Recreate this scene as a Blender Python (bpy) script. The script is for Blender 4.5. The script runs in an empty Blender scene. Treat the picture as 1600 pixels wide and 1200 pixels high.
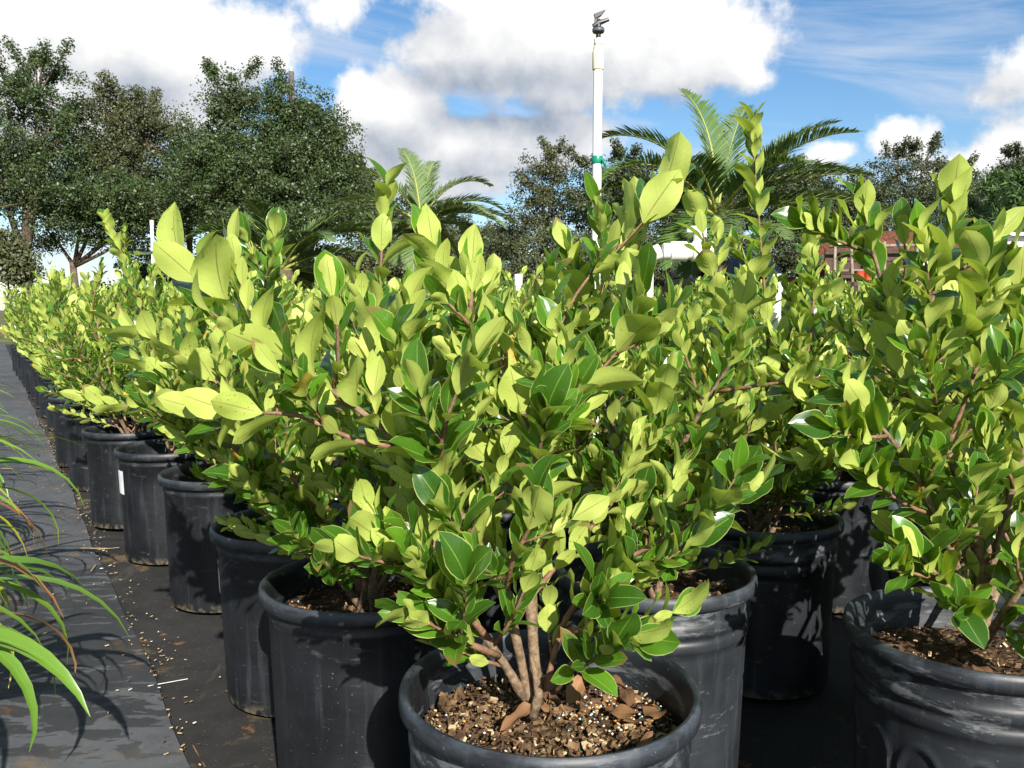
import bpy, math, random
import numpy as np
from mathutils import Vector, Matrix, Quaternion, noise as mnoise

R = math.radians
scene = bpy.context.scene
col = scene.collection

# ---------------------------------------------------------------- camera
CAM_H, PITCH, FPX = 0.64, R(5.0), 1320.0
cam_d = bpy.data.cameras.new('camera')
cam_d.sensor_width = 36.0
cam_d.lens = FPX / 1600.0 * 36.0
cam_d.clip_start = 0.02
cam_d.clip_end = 3000.0
cam = bpy.data.objects.new('camera', cam_d)
col.objects.link(cam)
cam.location = (0, 0, CAM_H)
cam.rotation_euler = (R(90) - PITCH, 0, 0)
scene.camera = cam

# ---------------------------------------------------------------- sun and exposure
SUN_EL = R(31.0)
TRAVEL = Vector((-0.30, 0.954))            # where the light travels, seen from above
TRAVEL.normalize()
sun_d = bpy.data.lights.new('sun', 'SUN')
sun_d.energy = 5.0
sun_d.angle = R(0.53)
sun_d.color = (1.0, 0.95, 0.86)
sun = bpy.data.objects.new('sun', sun_d)
col.objects.link(sun)
ldir = Vector((TRAVEL.x * math.cos(SUN_EL), TRAVEL.y * math.cos(SUN_EL), -math.sin(SUN_EL)))
sun.rotation_euler = ldir.to_track_quat('-Z', 'Y').to_euler()
sun.location = (3, -6, 6)
SUN_AZ = math.atan2(-TRAVEL.x, -TRAVEL.y)   # clockwise from +Y

vs = scene.view_settings
vs.view_transform = 'Standard'
vs.look = 'None'
vs.exposure = 0.95
vs.gamma = 1.0
vs.use_curve_mapping = False
scene.cycles.use_denoising = True
scene.cycles.max_bounces = 6
scene.cycles.diffuse_bounces = 4
scene.cycles.glossy_bounces = 2
scene.cycles.transmission_bounces = 4
scene.cycles.transparent_max_bounces = 6
scene.cycles.caustics_reflective = False
scene.cycles.caustics_refractive = False
scene.cycles.sample_clamp_indirect = 6.0


# ---------------------------------------------------------------- small node language
class N:
    """A value socket with arithmetic, building Math nodes."""
    tree = None

    def __init__(self, s):
        self.s = s

    @staticmethod
    def m(op, *a, clamp=False):
        n = N.tree.nodes.new('ShaderNodeMath')
        n.operation = op
        n.use_clamp = clamp
        for i, v in enumerate(a):
            if isinstance(v, N):
                N.tree.links.new(v.s, n.inputs[i])
            else:
                n.inputs[i].default_value = float(v)
        return N(n.outputs[0])

    def __add__(s, o): return N.m('ADD', s, o)
    def __radd__(s, o): return N.m('ADD', o, s)
    def __sub__(s, o): return N.m('SUBTRACT', s, o)
    def __rsub__(s, o): return N.m('SUBTRACT', o, s)
    def __mul__(s, o): return N.m('MULTIPLY', s, o)
    def __rmul__(s, o): return N.m('MULTIPLY', o, s)
    def __truediv__(s, o): return N.m('DIVIDE', s, o)
    def max(s, o): return N.m('MAXIMUM', s, o)
    def min(s, o): return N.m('MINIMUM', s, o)
    def abs(s): return N.m('ABSOLUTE', s)
    def pow(s, o): return N.m('POWER', s, o)
    def fract(s): return N.m('FRACT', s)
    def clamp(s): return N.m('ADD', s, 0.0, clamp=True)

    def step(s, a, b):
        """smoothstep from a to b"""
        n = N.tree.nodes.new('ShaderNodeMapRange')
        n.interpolation_type = 'SMOOTHSTEP'
        N.tree.links.new(s.s, n.inputs[0])
        n.inputs[1].default_value = a
        n.inputs[2].default_value = b
        return N(n.outputs[0])


def lnk(a, b):
    N.tree.links.new(a.s if isinstance(a, N) else a, b)


def vec(x, y, z):
    n = N.tree.nodes.new('ShaderNodeCombineXYZ')
    for i, v in enumerate((x, y, z)):
        if isinstance(v, N):
            lnk(v, n.inputs[i])
        else:
            n.inputs[i].default_value = v
    return n.outputs[0]


def vmul(v, k):
    n = N.tree.nodes.new('ShaderNodeVectorMath')
    n.operation = 'MULTIPLY'
    lnk(v, n.inputs[0])
    n.inputs[1].default_value = k
    return n.outputs[0]


def vadd(v, k):
    n = N.tree.nodes.new('ShaderNodeVectorMath')
    n.operation = 'ADD'
    lnk(v, n.inputs[0])
    if isinstance(k, tuple):
        n.inputs[1].default_value = k
    else:
        lnk(k, n.inputs[1])
    return n.outputs[0]


def fbm(v, scale, detail=4, rough=0.55, dist=0.0):
    n = N.tree.nodes.new('ShaderNodeTexNoise')
    lnk(v, n.inputs['Vector'])
    n.inputs['Scale'].default_value = scale
    n.inputs['Detail'].default_value = detail
    n.inputs['Roughness'].default_value = rough
    n.inputs['Distortion'].default_value = dist
    return N(n.outputs[0])


def voro(v, scale):
    n = N.tree.nodes.new('ShaderNodeTexVoronoi')
    lnk(v, n.inputs['Vector'])
    n.inputs['Scale'].default_value = scale
    return n


def cmix(f, a, b):
    n = N.tree.nodes.new('ShaderNodeMix')
    n.data_type = 'RGBA'
    if isinstance(f, N):
        lnk(f, n.inputs[0])
    else:
        n.inputs[0].default_value = f
    for i, c in ((6, a), (7, b)):
        if isinstance(c, tuple):
            n.inputs[i].default_value = (c[0], c[1], c[2], 1)
        else:
            lnk(c, n.inputs[i])
    return n.outputs[2]


def sep(v):
    n = N.tree.nodes.new('ShaderNodeSeparateXYZ')
    lnk(v, n.inputs[0])
    return N(n.outputs[0]), N(n.outputs[1]), N(n.outputs[2])


# ---------------------------------------------------------------- sky
def ang(px, py):
    """azimuth and elevation of a direction of the sky"""
    cx, cy = (px - 800) / FPX, (600 - py) / FPX
    d = Vector((cx, math.cos(PITCH) + cy * math.sin(PITCH), -math.sin(PITCH) + cy * math.cos(PITCH))).normalized()
    return math.atan2(d.x, d.y), math.asin(d.z)


world = bpy.data.worlds.new('World')
scene.world = world
world.use_nodes = True
N.tree = world.node_tree
N.tree.nodes.clear()
sky = N.tree.nodes.new('ShaderNodeTexSky')
sky.sky_type = 'NISHITA'
sky.sun_disc = False
sky.sun_elevation = SUN_EL
sky.sun_rotation = SUN_AZ
sky.air_density = 1.0
sky.dust_density = 0.25
sky.ozone_density = 2.2
tc = N.tree.nodes.new('ShaderNodeTexCoord')
D0 = tc.outputs['Generated']


def cloud_density(D):
    x, y, z = sep(D)
    az = N.m('ARCTAN2', x, y)
    el = N.m('ARCSINE', z)
    w1 = fbm(D, 5.0, 3, 0.5)
    w2 = fbm(vadd(D, (3.1, 1.7, 0.4)), 5.0, 3, 0.5)
    azw = az + (w1 - 0.5) * 0.16
    elw = el + (w2 - 0.5) * 0.09
    B = None
    for (px, py, rx, ry, k) in CLOUDS:
        a, e = ang(px, py)
        qx = (azw - a) * (FPX / rx)
        qy = (elw - e) * (FPX / ry)
        b = (1.0 - N.m('SQRT', qx * qx + qy * qy)) * k
        B = b if B is None else B.max(b)
    # beyond the part of the sky in view the same broken cumulus goes on
    g = (fbm(vmul(D, (1.0, 1.0, 1.7)), 2.6, 2, 0.5) - 0.56) * 4.0
    out = az.abs().step(0.62, 0.85).max(el.step(0.42, 0.62))
    B = B.max(g * out + (out - 1.0) * 1.2).max(-0.9)
    n = fbm(D, 9.0, 6, 0.58) - 0.5
    n2 = fbm(D, 26.0, 4, 0.6) - 0.5
    return B * 0.85 + n * 1.35 + n2 * 0.50, az, el


CLOUDS = [
    (150, 60, 330, 120, 1.0), (30, 130, 200, 110, .9), (380, 90, 130, 90, .8), (280, 150, 170, 70, .7),
    (900, 40, 310, 115, 1.05), (1060, 60, 150, 85, .9), (740, 70, 140, 90, .8),
    (620, 185, 110, 85, .9), (740, 215, 210, 62, 1.0), (560, 230, 100, 55, .7), (860, 210, 110, 50, .8),
    (690, 275, 170, 40, .6), (470, 260, 120, 50, .6),
    (1418, 208, 62, 45, .8), (1560, 240, 100, 55, .85), (1490, 250, 55, 35, .7), (1575, 130, 85, 36, .36),
    (1290, 255, 40, 22, .5), (520, 20, 90, 40, .45),
]
DARK = [(740, 215, 230, 75, 1.0), (600, 225, 120, 60, .6), (860, 215, 140, 60, .9), (640, 60, 120, 60, .55), (700, 120, 200, 40, .6), (1570, 125, 110, 50, .8), (1590, 250, 70, 40, .4), (300, 150, 260, 50, .35)]
dens, AZ, EL = cloud_density(D0)
dk = None
for (px, py, rx_, ry_, k_) in DARK:
    a_, e_ = ang(px, py)
    qx_, qy_ = (AZ - a_) * (FPX / rx_), (EL - e_) * (FPX / ry_)
    b_ = (1.0 - N.m('SQRT', qx_ * qx_ + qy_ * qy_)).step(0.0, 0.8) * k_
    dk = b_ if dk is None else dk.max(b_)
dens2, _, _ = cloud_density(vadd(D0, (0.012, 0.0, 0.040)))
alpha = dens.step(-0.02, 0.27)
core = dens.step(0.25, 1.0)
lit = ((dens - dens2) * 0.95 + 0.60 + (1.0 - core) * 0.22 - dk * 0.62).clamp()
ccol = cmix(lit, (0.30, 0.36, 0.46), (0.98, 0.97, 0.95))
# thin streaks of high cloud
sx, sy, sz = sep(D0)
st = fbm(vec(sx * 1.2 + sz * 1.0, sy * 1.2, sz * 7.0 + sx * 0.9), 3.2, 5, 0.62, 0.6)
streak = st.step(0.40, 0.72) * 0.70
bg_sky = N.tree.nodes.new('ShaderNodeBackground')
hsv = N.tree.nodes.new('ShaderNodeHueSaturation')
hsv.inputs['Saturation'].default_value = 1.22
lnk(sky.outputs[0], hsv.inputs['Color'])
lnk(hsv.outputs[0], bg_sky.inputs[0])
bg_sky.inputs[1].default_value = 0.074
bg_st = N.tree.nodes.new('ShaderNodeBackground')
bg_st.inputs[0].default_value = (0.60, 0.68, 0.82, 1)
bg_st.inputs[1].default_value = 0.56
bg_cl = N.tree.nodes.new('ShaderNodeBackground')
lnk(ccol, bg_cl.inputs[0])
bg_cl.inputs[1].default_value = 0.58
mx1 = N.tree.nodes.new('ShaderNodeMixShader')
lnk(streak, mx1.inputs[0]); lnk(bg_sky.outputs[0], mx1.inputs[1]); lnk(bg_st.outputs[0], mx1.inputs[2])
mx2 = N.tree.nodes.new('ShaderNodeMixShader')
lnk(alpha, mx2.inputs[0]); lnk(mx1.outputs[0], mx2.inputs[1]); lnk(bg_cl.outputs[0], mx2.inputs[2])
wo = N.tree.nodes.new('ShaderNodeOutputWorld')
lnk(mx2.outputs[0], wo.inputs[0])
world.cycles.sampling_method = 'MANUAL'
world.cycles.sample_map_resolution = 512


# ---------------------------------------------------------------- materials
def new_mat(name):
    m = bpy.data.materials.new(name)
    m.use_nodes = True
    N.tree = m.node_tree
    N.tree.nodes.clear()
    out = N.tree.nodes.new('ShaderNodeOutputMaterial')
    return m, out


def principled(base, rough=0.6, spec=0.5, metal=0.0, bump=None, bump_s=0.3, bump_d=0.002):
    p = N.tree.nodes.new('ShaderNodeBsdfPrincipled')
    if isinstance(base, tuple):
        p.inputs['Base Color'].default_value = (*base, 1)
    else:
        lnk(base, p.inputs['Base Color'])
    if isinstance(rough, N):
        lnk(rough, p.inputs['Roughness'])
    else:
        p.inputs['Roughness'].default_value = rough
    p.inputs['Specular IOR Level'].default_value = spec
    p.inputs['Metallic'].default_value = metal
    if bump is not None:
        b = N.tree.nodes.new('ShaderNodeBump')
        b.inputs['Strength'].default_value = bump_s
        b.inputs['Distance'].default_value = bump_d
        lnk(bump, b.inputs['Height'])
        lnk(b.outputs[0], p.inputs['Normal'])
    return p


def obj_coord():
    return N.tree.nodes.new('ShaderNodeTexCoord').outputs['Object']


def geo_pos():
    return N.tree.nodes.new('ShaderNodeNewGeometry').outputs['Position']


def simple(name, c1, c2, scale=20.0, rough=0.6, spec=0.4, metal=0.0, bump_s=0.0, bump_d=0.002, detail=4):
    m, out = new_mat(name)
    co = obj_coord()
    n = fbm(co, scale, detail)
    p = principled(cmix(n.step(0.3, 0.7), c1, c2), rough, spec, metal, n if bump_s else None, bump_s, bump_d)
    lnk(p.outputs[0], out.inputs[0])
    return m


def leafy(name, top_a, top_b, under_a, under_b, trans, t_fac=0.25, top_rough=0.3, under_rough=0.55, edge=None,
          rib_top=None, rib_under=None, yellow=0.0, spots=0.0, spec=0.5, stripe=False):
    """a two sided leaf: attribute leafuv = (across 0..1, along 0..1, random)"""
    m, out = new_mat(name)
    at_ = N.tree.nodes.new('ShaderNodeAttribute')
    at_.attribute_name = 'leafuv'
    u, v, r = sep(at_.outputs['Vector'])
    oi = N.tree.nodes.new('ShaderNodeObjectInfo')
    rnd = (r + N(oi.outputs['Random'])).fract()
    r2 = (rnd * 7.31).fract()
    r3 = (rnd * 23.7).fract()
    geo = N.tree.nodes.new('ShaderNodeNewGeometry')
    side = N(geo.outputs['Backfacing'])
    pos = obj_coord()
    wn = fbm(vadd(vmul(pos, (30, 30, 30)), vec(rnd * 40.0, r2 * 9.0, 0.0)), 3.0 if True else 1, 3)
    top = cmix(r2 * r2 * 0.85 + wn * 0.25, top_a, top_b)
    und = cmix(r3 * 0.6 + wn * 0.4, under_a, under_b)
    across = (u - 0.5).abs()
    und = cmix((1.0 - v) * (0.5 - across) * 0.8, und, under_a)
    top = cmix((0.5 - across) * r3 * 0.5, top, top_b)
    # side veins, faint
    vein = N.m('SINE', (v - across * 0.55) * 62.0).step(0.80, 1.0) * 0.07
    if stripe:
        vein = N.m('SINE', u * 70.0).step(0.2, 1.0) * 0.30
    top = cmix(vein, top, rib_top or top_b)
    und = cmix(vein * 2.2, und, tuple(c * 0.72 for c in under_b))
    if rib_top:
        top = cmix((0.02 - across).step(0.0, 0.012) * 0.8, top, rib_top)
        und = cmix((0.022 - across).step(0.0, 0.012) * 0.75, und, rib_under)
    if edge:
        top = cmix(across.step(0.455, 0.49) * 0.85, top, edge)
        und = cmix(across.step(0.47, 0.495) * 0.6, und, edge)
    if yellow > 0:
        yk = rnd.step(1.0 - yellow, 1.0 - yellow + 0.004)
        ycol = cmix(fbm(pos, 60.0, 2).step(0.4, 0.6), (0.55, 0.42, 0.04), (0.50, 0.20, 0.03))
        top = cmix(yk * v.step(0.15, 0.6), top, ycol)
        und = cmix(yk * v.step(0.15, 0.6), und, ycol)
    if spots > 0:
        sp = fbm(vadd(pos, vec(rnd * 3.0, 0.0, 0.0)), 420.0, 1).step(0.67, 0.73) * (r3.step(0.25, 0.9)) * spots
        und = cmix(sp, und, (0.13, 0.05, 0.03))
        bl = fbm(vadd(pos, vec(rnd * 3.0, r2, 0.0)), 46.0, 2).step(0.68, 0.78) * r2.step(0.62, 0.85) * 0.7
        und = cmix(bl, und, (0.20, 0.10, 0.06))
        top = cmix(sp * 0.35, top, (0.35, 0.30, 0.12))
        tip = (v + across * 0.4 + wn * 0.25).step(0.98, 1.06) * r3.step(0.91, 0.95) * 0.8
        und = cmix(tip, und, (0.22, 0.12, 0.05))
        top = cmix(tip, top, (0.20, 0.11, 0.04))
    base = cmix(side, top, und)
    rough = side * (under_rough - top_rough) + top_rough + wn * 0.12 - 0.06
    p = principled(base, rough, spec)
    t = N.tree.nodes.new('ShaderNodeBsdfTranslucent')
    lnk(cmix(0.55, base, trans), t.inputs[0])
    mix = N.tree.nodes.new('ShaderNodeMixShader')
    mix.inputs[0].default_value = t_fac
    lnk(p.outputs[0], mix.inputs[1])
    lnk(t.outputs[0], mix.inputs[2])
    lnk(mix.outputs[0], out.inputs[0])
    return m


M = {}
M['leaf'] = leafy('privet_leaf', (0.012, 0.058, 0.008), (0.090, 0.22, 0.014), (0.52, 0.60, 0.135), (0.36, 0.45, 0.085),
                  (0.56, 0.76, 0.03), 0.33, 0.27, 0.55, (0.42, 0.48, 0.14), (0.24, 0.36, 0.07), (0.20, 0.12, 0.05),
                  0.005, 0.8)
M['dry_leaf'] = leafy('dry_leaf', (0.085, 0.042, 0.022), (0.25, 0.125, 0.052), (0.22, 0.13, 0.065), (0.11, 0.06, 0.032),
                      (0.3, 0.15, 0.05), 0.1, 0.7, 0.8, None, (0.30, 0.18, 0.1), (0.2, 0.1, 0.05))
M['lily'] = leafy('lily_blade', (0.085, 0.20, 0.024), (0.17, 0.29, 0.034), (0.15, 0.28, 0.05), (0.20, 0.32, 0.05),
                  (0.45, 0.62, 0.03), 0.33, 0.33, 0.45, None, (0.19, 0.40, 0.07), (0.12, 0.25, 0.04), stripe=True)
M['lily_yellow'] = leafy('lily_yellow_blade', (0.45, 0.42, 0.03), (0.28, 0.38, 0.03), (0.45, 0.42, 0.05), (0.3, 0.36, 0.05),
                         (0.6, 0.55, 0.03), 0.3, 0.4, 0.5)
M['lily_dry'] = leafy('lily_dry_blade', (0.38, 0.20, 0.06), (0.22, 0.09, 0.04), (0.36, 0.2, 0.07), (0.2, 0.09, 0.04),
                      (0.42, 0.24, 0.06), 0.25, 0.5, 0.6)
M['oak_leaf'] = leafy('oak_leaf', (0.026, 0.050, 0.013), (0.060, 0.100, 0.024), (0.06, 0.085, 0.03), (0.075, 0.1, 0.035),
                      (0.10, 0.16, 0.02), 0.16, 0.45, 0.6)
M['olive_leaf'] = leafy('olive_leaf', (0.050, 0.062, 0.022), (0.095, 0.105, 0.035), (0.08, 0.095, 0.045), (0.1, 0.11, 0.05),
                        (0.16, 0.18, 0.03), 0.2, 0.5, 0.6)
M['far_leaf'] = leafy('far_leaf', (0.036, 0.050, 0.018), (0.075, 0.095, 0.030), (0.06, 0.08, 0.04), (0.07, 0.09, 0.04),
                      (0.10, 0.15, 0.03), 0.16, 0.5, 0.6)
M['pine_leaf'] = leafy('pine_leaf', (0.035, 0.085, 0.016), (0.075, 0.15, 0.025), (0.05, 0.1, 0.03), (0.07, 0.12, 0.03),
                       (0.14, 0.22, 0.03), 0.18, 0.5, 0.6)
M['palm_leaf'] = leafy('palm_leaflet', (0.055, 0.115, 0.028), (0.11, 0.18, 0.04), (0.10, 0.155, 0.06), (0.13, 0.19, 0.06),
                       (0.2, 0.32, 0.03), 0.2, 0.6, 0.65, spec=0.25)
M['hazed_palm_leaf'] = leafy('hazed_palm_leaflet', (0.10, 0.165, 0.06), (0.17, 0.24, 0.08), (0.15, 0.2, 0.09), (0.18, 0.24, 0.1),
                            (0.25, 0.36, 0.06), 0.25, 0.6, 0.65, spec=0.25)  # lighter grey-green puts the farther palm's haze into its leaf colour
M['palm_rib'] = simple('palm_rachis', (0.30, 0.30, 0.06), (0.22, 0.27, 0.05), 20, 0.5)
M['bark'] = simple('stem_bark', (0.11, 0.072, 0.042), (0.25, 0.175, 0.11), 150, 0.75, 0.3, 0, 0.7, 0.003)
M['twig'] = simple('twig_bark', (0.15, 0.075, 0.045), (0.24, 0.14, 0.085), 160, 0.65, 0.3, 0, 0.6, 0.002)
M['tree_bark'] = simple('tree_bark', (0.07, 0.052, 0.038), (0.15, 0.115, 0.085), 6, 0.9, 0.2, 0, 0.8, 0.05)
M['pole_wood'] = simple('pole_wood', (0.08, 0.065, 0.05), (0.13, 0.11, 0.09), 8, 0.9)


def plastic(name, scuff, lo=(0.0045, 0.0053, 0.0068), hi=(0.011, 0.0128, 0.016)):
    m, out = new_mat(name)
    co = obj_coord()
    oi = N.tree.nodes.new('ShaderNodeObjectInfo')
    rr = N(oi.outputs['Random'])
    cv = vadd(co, vec(rr * 9.0, rr * 4.0, 0.0))
    x, y, z = sep(co)
    n1 = fbm(cv, 9.0, 5, 0.6)
    base = cmix(n1.step(0.3, 0.7), lo, hi)
    # vertical streaks of old water marks and wiped dust
    stv = fbm(vmul(cv, (55.0, 55.0, 4.0)), 1.0, 4, 0.6)
    base = cmix(stv.step(0.50, 0.78) * 0.35 * (0.4 + scuff), base, (0.085, 0.095, 0.11))
    # pale abrasion patches, stronger near the ribs under the rim
    sc = fbm(vmul(cv, (16.0, 16.0, 60.0)), 1.0, 5, 0.7)
    band = z.step(0.20, 0.262) * (1.0 - z.step(0.266, 0.272)) * 0.16
    base = cmix((sc + band * scuff).step(0.60, 0.72) * scuff * 0.55, base, (0.22, 0.235, 0.25))
    # dried lime and dirt along the foot
    foot = (1.0 - z.step(0.0, 0.022)) * fbm(cv, 70.0, 3).step(0.42, 0.6)
    base = cmix(foot * 0.5, base, (0.22, 0.18, 0.11))
    base = cmix(z.step(0.270, 0.284) * sc.step(0.35, 0.65) * 0.30, base, (0.10, 0.12, 0.15))
    sp = fbm(cv, 260.0, 1).step(0.74, 0.78)
    base = cmix(sp * 0.5, base, (0.18, 0.17, 0.15))
    rough = n1 * 0.25 + sc * 0.2 + 0.26
    p = principled(base, rough, 0.45, 0.0, n1 + sc * 0.6, 0.25, 0.003)
    lnk(p.outputs[0], out.inputs[0])
    return m


M['pot'] = plastic('black_plastic', 0.35)
M['pot_worn'] = plastic('worn_black_plastic', 0.7, (0.006, 0.007, 0.009), (0.015, 0.0178, 0.022))
M['pot_dusty'] = plastic('dusty_black_plastic', 0.7, (0.011, 0.013, 0.0165), (0.024, 0.028, 0.034))


def soil_mat():
    m, out = new_mat('potting_soil')
    co = obj_coord()
    v = voro(co, 150.0)
    n = fbm(co, 40.0, 5, 0.65)
    cr, cg, cb = sep(v.outputs['Color'])
    base = cmix(cr, (0.030, 0.018, 0.010), (0.13, 0.075, 0.038))
    base = cmix(cg.step(0.80, 0.9) * 0.8, base, (0.30, 0.20, 0.11))
    base = cmix(n.step(0.35, 0.6), base, (0.045, 0.026, 0.014))
    p = principled(base, 0.9, 0.2, 0, N(v.outputs['Distance']) * -1.0 + n, 0.9, 0.006)
    lnk(p.outputs[0], out.inputs[0])
    return m


M['soil'] = soil_mat()
M['chip'] = simple('bark_chip', (0.045, 0.026, 0.014), (0.20, 0.12, 0.06), 60, 0.85, 0.2)
M['chip_pale'] = simple('pale_chip', (0.33, 0.24, 0.13), (0.45, 0.36, 0.22), 60, 0.85, 0.2)
M['prill_white'] = simple('white_prill', (0.6, 0.6, 0.55), (0.75, 0.72, 0.62), 90, 0.5)
M['prill_orange'] = simple('orange_prill', (0.55, 0.22, 0.05), (0.65, 0.32, 0.1), 90, 0.5)
M['prill_green'] = simple('green_prill', (0.01, 0.15, 0.08), (0.02, 0.2, 0.1), 90, 0.4)
M['prill_blue'] = simple('blue_prill', (0.3, 0.5, 0.62), (0.4, 0.6, 0.7), 90, 0.5)
M['label'] = simple('sticker_paper', (0.62, 0.63, 0.64), (0.78, 0.78, 0.77), 40, 0.5)
M['label_ink'] = simple('sticker_ink', (0.12, 0.12, 0.13), (0.2, 0.2, 0.2), 40, 0.6)
M['pvc'] = simple('white_pvc', (0.74, 0.72, 0.66), (0.82, 0.81, 0.77), 12, 0.35, 0.5)
M['pvc_aged'] = simple('aged_pvc', (0.66, 0.58, 0.40), (0.76, 0.71, 0.58), 25, 0.45, 0.5)
M['pvc_grey'] = simple('grey_pvc', (0.50, 0.58, 0.56), (0.60, 0.66, 0.64), 14, 0.4, 0.5)
M['brass'] = simple('dull_brass', (0.42, 0.30, 0.10), (0.55, 0.42, 0.2), 60, 0.4, 0.5, 0.6)
M['sprinkler'] = simple('sprinkler_plastic', (0.012, 0.013, 0.015), (0.03, 0.03, 0.032), 60, 0.4)
M['sprinkler_grey'] = simple('sprinkler_cap', (0.06, 0.07, 0.085), (0.09, 0.10, 0.12), 60, 0.45)
M['tape'] = simple('green_tape', (0.005, 0.16, 0.09), (0.01, 0.22, 0.13), 50, 0.35)
M['timber'] = simple('weathered_timber', (0.16, 0.12, 0.09), (0.27, 0.22, 0.18), 14, 0.85)
M['board'] = simple('dark_board', (0.045, 0.028, 0.02), (0.09, 0.055, 0.04), 10, 0.85)
M['mulch'] = simple('red_mulch', (0.09, 0.035, 0.022), (0.19, 0.085, 0.05), 30, 0.95, 0.1, 0, 1.0, 0.05)
M['rust'] = simple('rusty_sheet', (0.14, 0.065, 0.04), (0.24, 0.13, 0.09), 5, 0.8)
M['red'] = simple('red_plastic', (0.55, 0.05, 0.03), (0.65, 0.09, 0.05), 20, 0.4)
M['car'] = simple('navy_car_paint', (0.008, 0.011, 0.022), (0.012, 0.016, 0.03), 3, 0.15, 0.6)
M['car_glass'] = simple('car_glass', (0.01, 0.012, 0.014), (0.015, 0.018, 0.02), 3, 0.05, 0.7)
M['chrome'] = simple('chrome', (0.7, 0.7, 0.7), (0.8, 0.8, 0.8), 3, 0.1, 0.5, 1.0)
M['tyre'] = simple('tyre_rubber', (0.012, 0.012, 0.012), (0.025, 0.025, 0.025), 30, 0.8)
M['white_wall'] = simple('white_wall', (0.66, 0.67, 0.67), (0.75, 0.75, 0.74), 2, 0.7)
M['roof_grey'] = simple('grey_roof', (0.30, 0.31, 0.32), (0.38, 0.39, 0.40), 2, 0.6)
M['straw'] = simple('straw', (0.40, 0.27, 0.12), (0.52, 0.40, 0.22), 60, 0.8)


def mat_sheet(name, lo, hi, wet=False):
    """woven weed mat: fine weave, dust, stains"""
    m, out = new_mat(name)
    co = geo_pos()
    x, y, z = sep(co)
    weave = (N.m('SINE', x * 1900.0 + y * 900.0) * N.m('SINE', y * 1900.0 - x * 900.0)) * 0.5 + 0.5
    n1 = fbm(co, 2.2, 6, 0.62)
    n2 = fbm(co, 24.0, 4, 0.6)
    base = cmix((n1 * 0.7 + n2 * 0.3).step(0.36, 0.66), lo, hi)
    base = cmix(weave.step(0.3, 0.9) * 0.18, base, (0.012, 0.012, 0.013))
    # long scuff marks and dried run-off
    sc = fbm(vmul(vadd(co, (0.0, 0.0, 0.0)), (9.0, 2.2, 1.0)), 1.0, 5, 0.65, 0.8)
    base = cmix(sc.step(0.60, 0.74) * 0.30, base, (0.11, 0.105, 0.095))
    # rusty and sandy stains
    rs = fbm(vadd(co, (5.0, 2.0, 0.0)), 4.0, 6, 0.7)
    base = cmix(rs.step(0.57, 0.66) * 0.60, base, (0.17, 0.115, 0.055))
    rs2 = fbm(vadd(co, (1.0, 9.0, 0.0)), 5.5, 5, 0.75)
    base = cmix(rs2.step(0.62, 0.69) * 0.8, base, (0.30, 0.125, 0.03))
    gr = fbm(co, 330.0, 1).step(0.745, 0.775)
    base = cmix(gr * 0.65, base, (0.40, 0.36, 0.30))
    rough = 0.72 + n2 * 0.15
    if wet:
        # damp blotches left by the sprinkler, drawn out along the weave
        d = N.m('SQRT', (x + 0.80) * (x + 0.80) * 4.0 + (y - 1.66) * (y - 1.66) * 4.5)
        blot = fbm(vmul(vadd(co, (7.0, 3.0, 0.0)), (12.0, 32.0, 1.0)), 1.0, 4, 0.6, 0.5)
        k = (blot + (1.0 - d) * 0.17).step(0.50, 0.535) * (1.0 - d.step(0.9, 1.5))
        base = cmix(k * 0.72, base, (0.014, 0.0145, 0.016))
        rough = rough - k * 0.12
    p = principled(base, rough, 0.35, 0.0, weave * 0.25 + n2 * 0.6 + n1, 0.35, 0.004)
    lnk(p.outputs[0], out.inputs[0])
    return m


M['mat_dark'] = mat_sheet('dark_weed_mat', (0.012, 0.0115, 0.011), (0.030, 0.028, 0.026))
M['mat_grey'] = mat_sheet('grey_weed_mat', (0.050, 0.053, 0.058), (0.095, 0.10, 0.107), True)
m_, out_ = new_mat('field_ground')
n_ = fbm(geo_pos(), 0.35, 6, 0.65)
n2_ = fbm(geo_pos(), 3.0, 5, 0.65)
lnk(principled(cmix(n_.step(0.4, 0.6), cmix(n2_, (0.05, 0.075, 0.02), (0.09, 0.11, 0.03)), (0.16, 0.13, 0.09)), 0.95, 0.1).outputs[0], out_.inputs[0])
M['ground'] = m_


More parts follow.
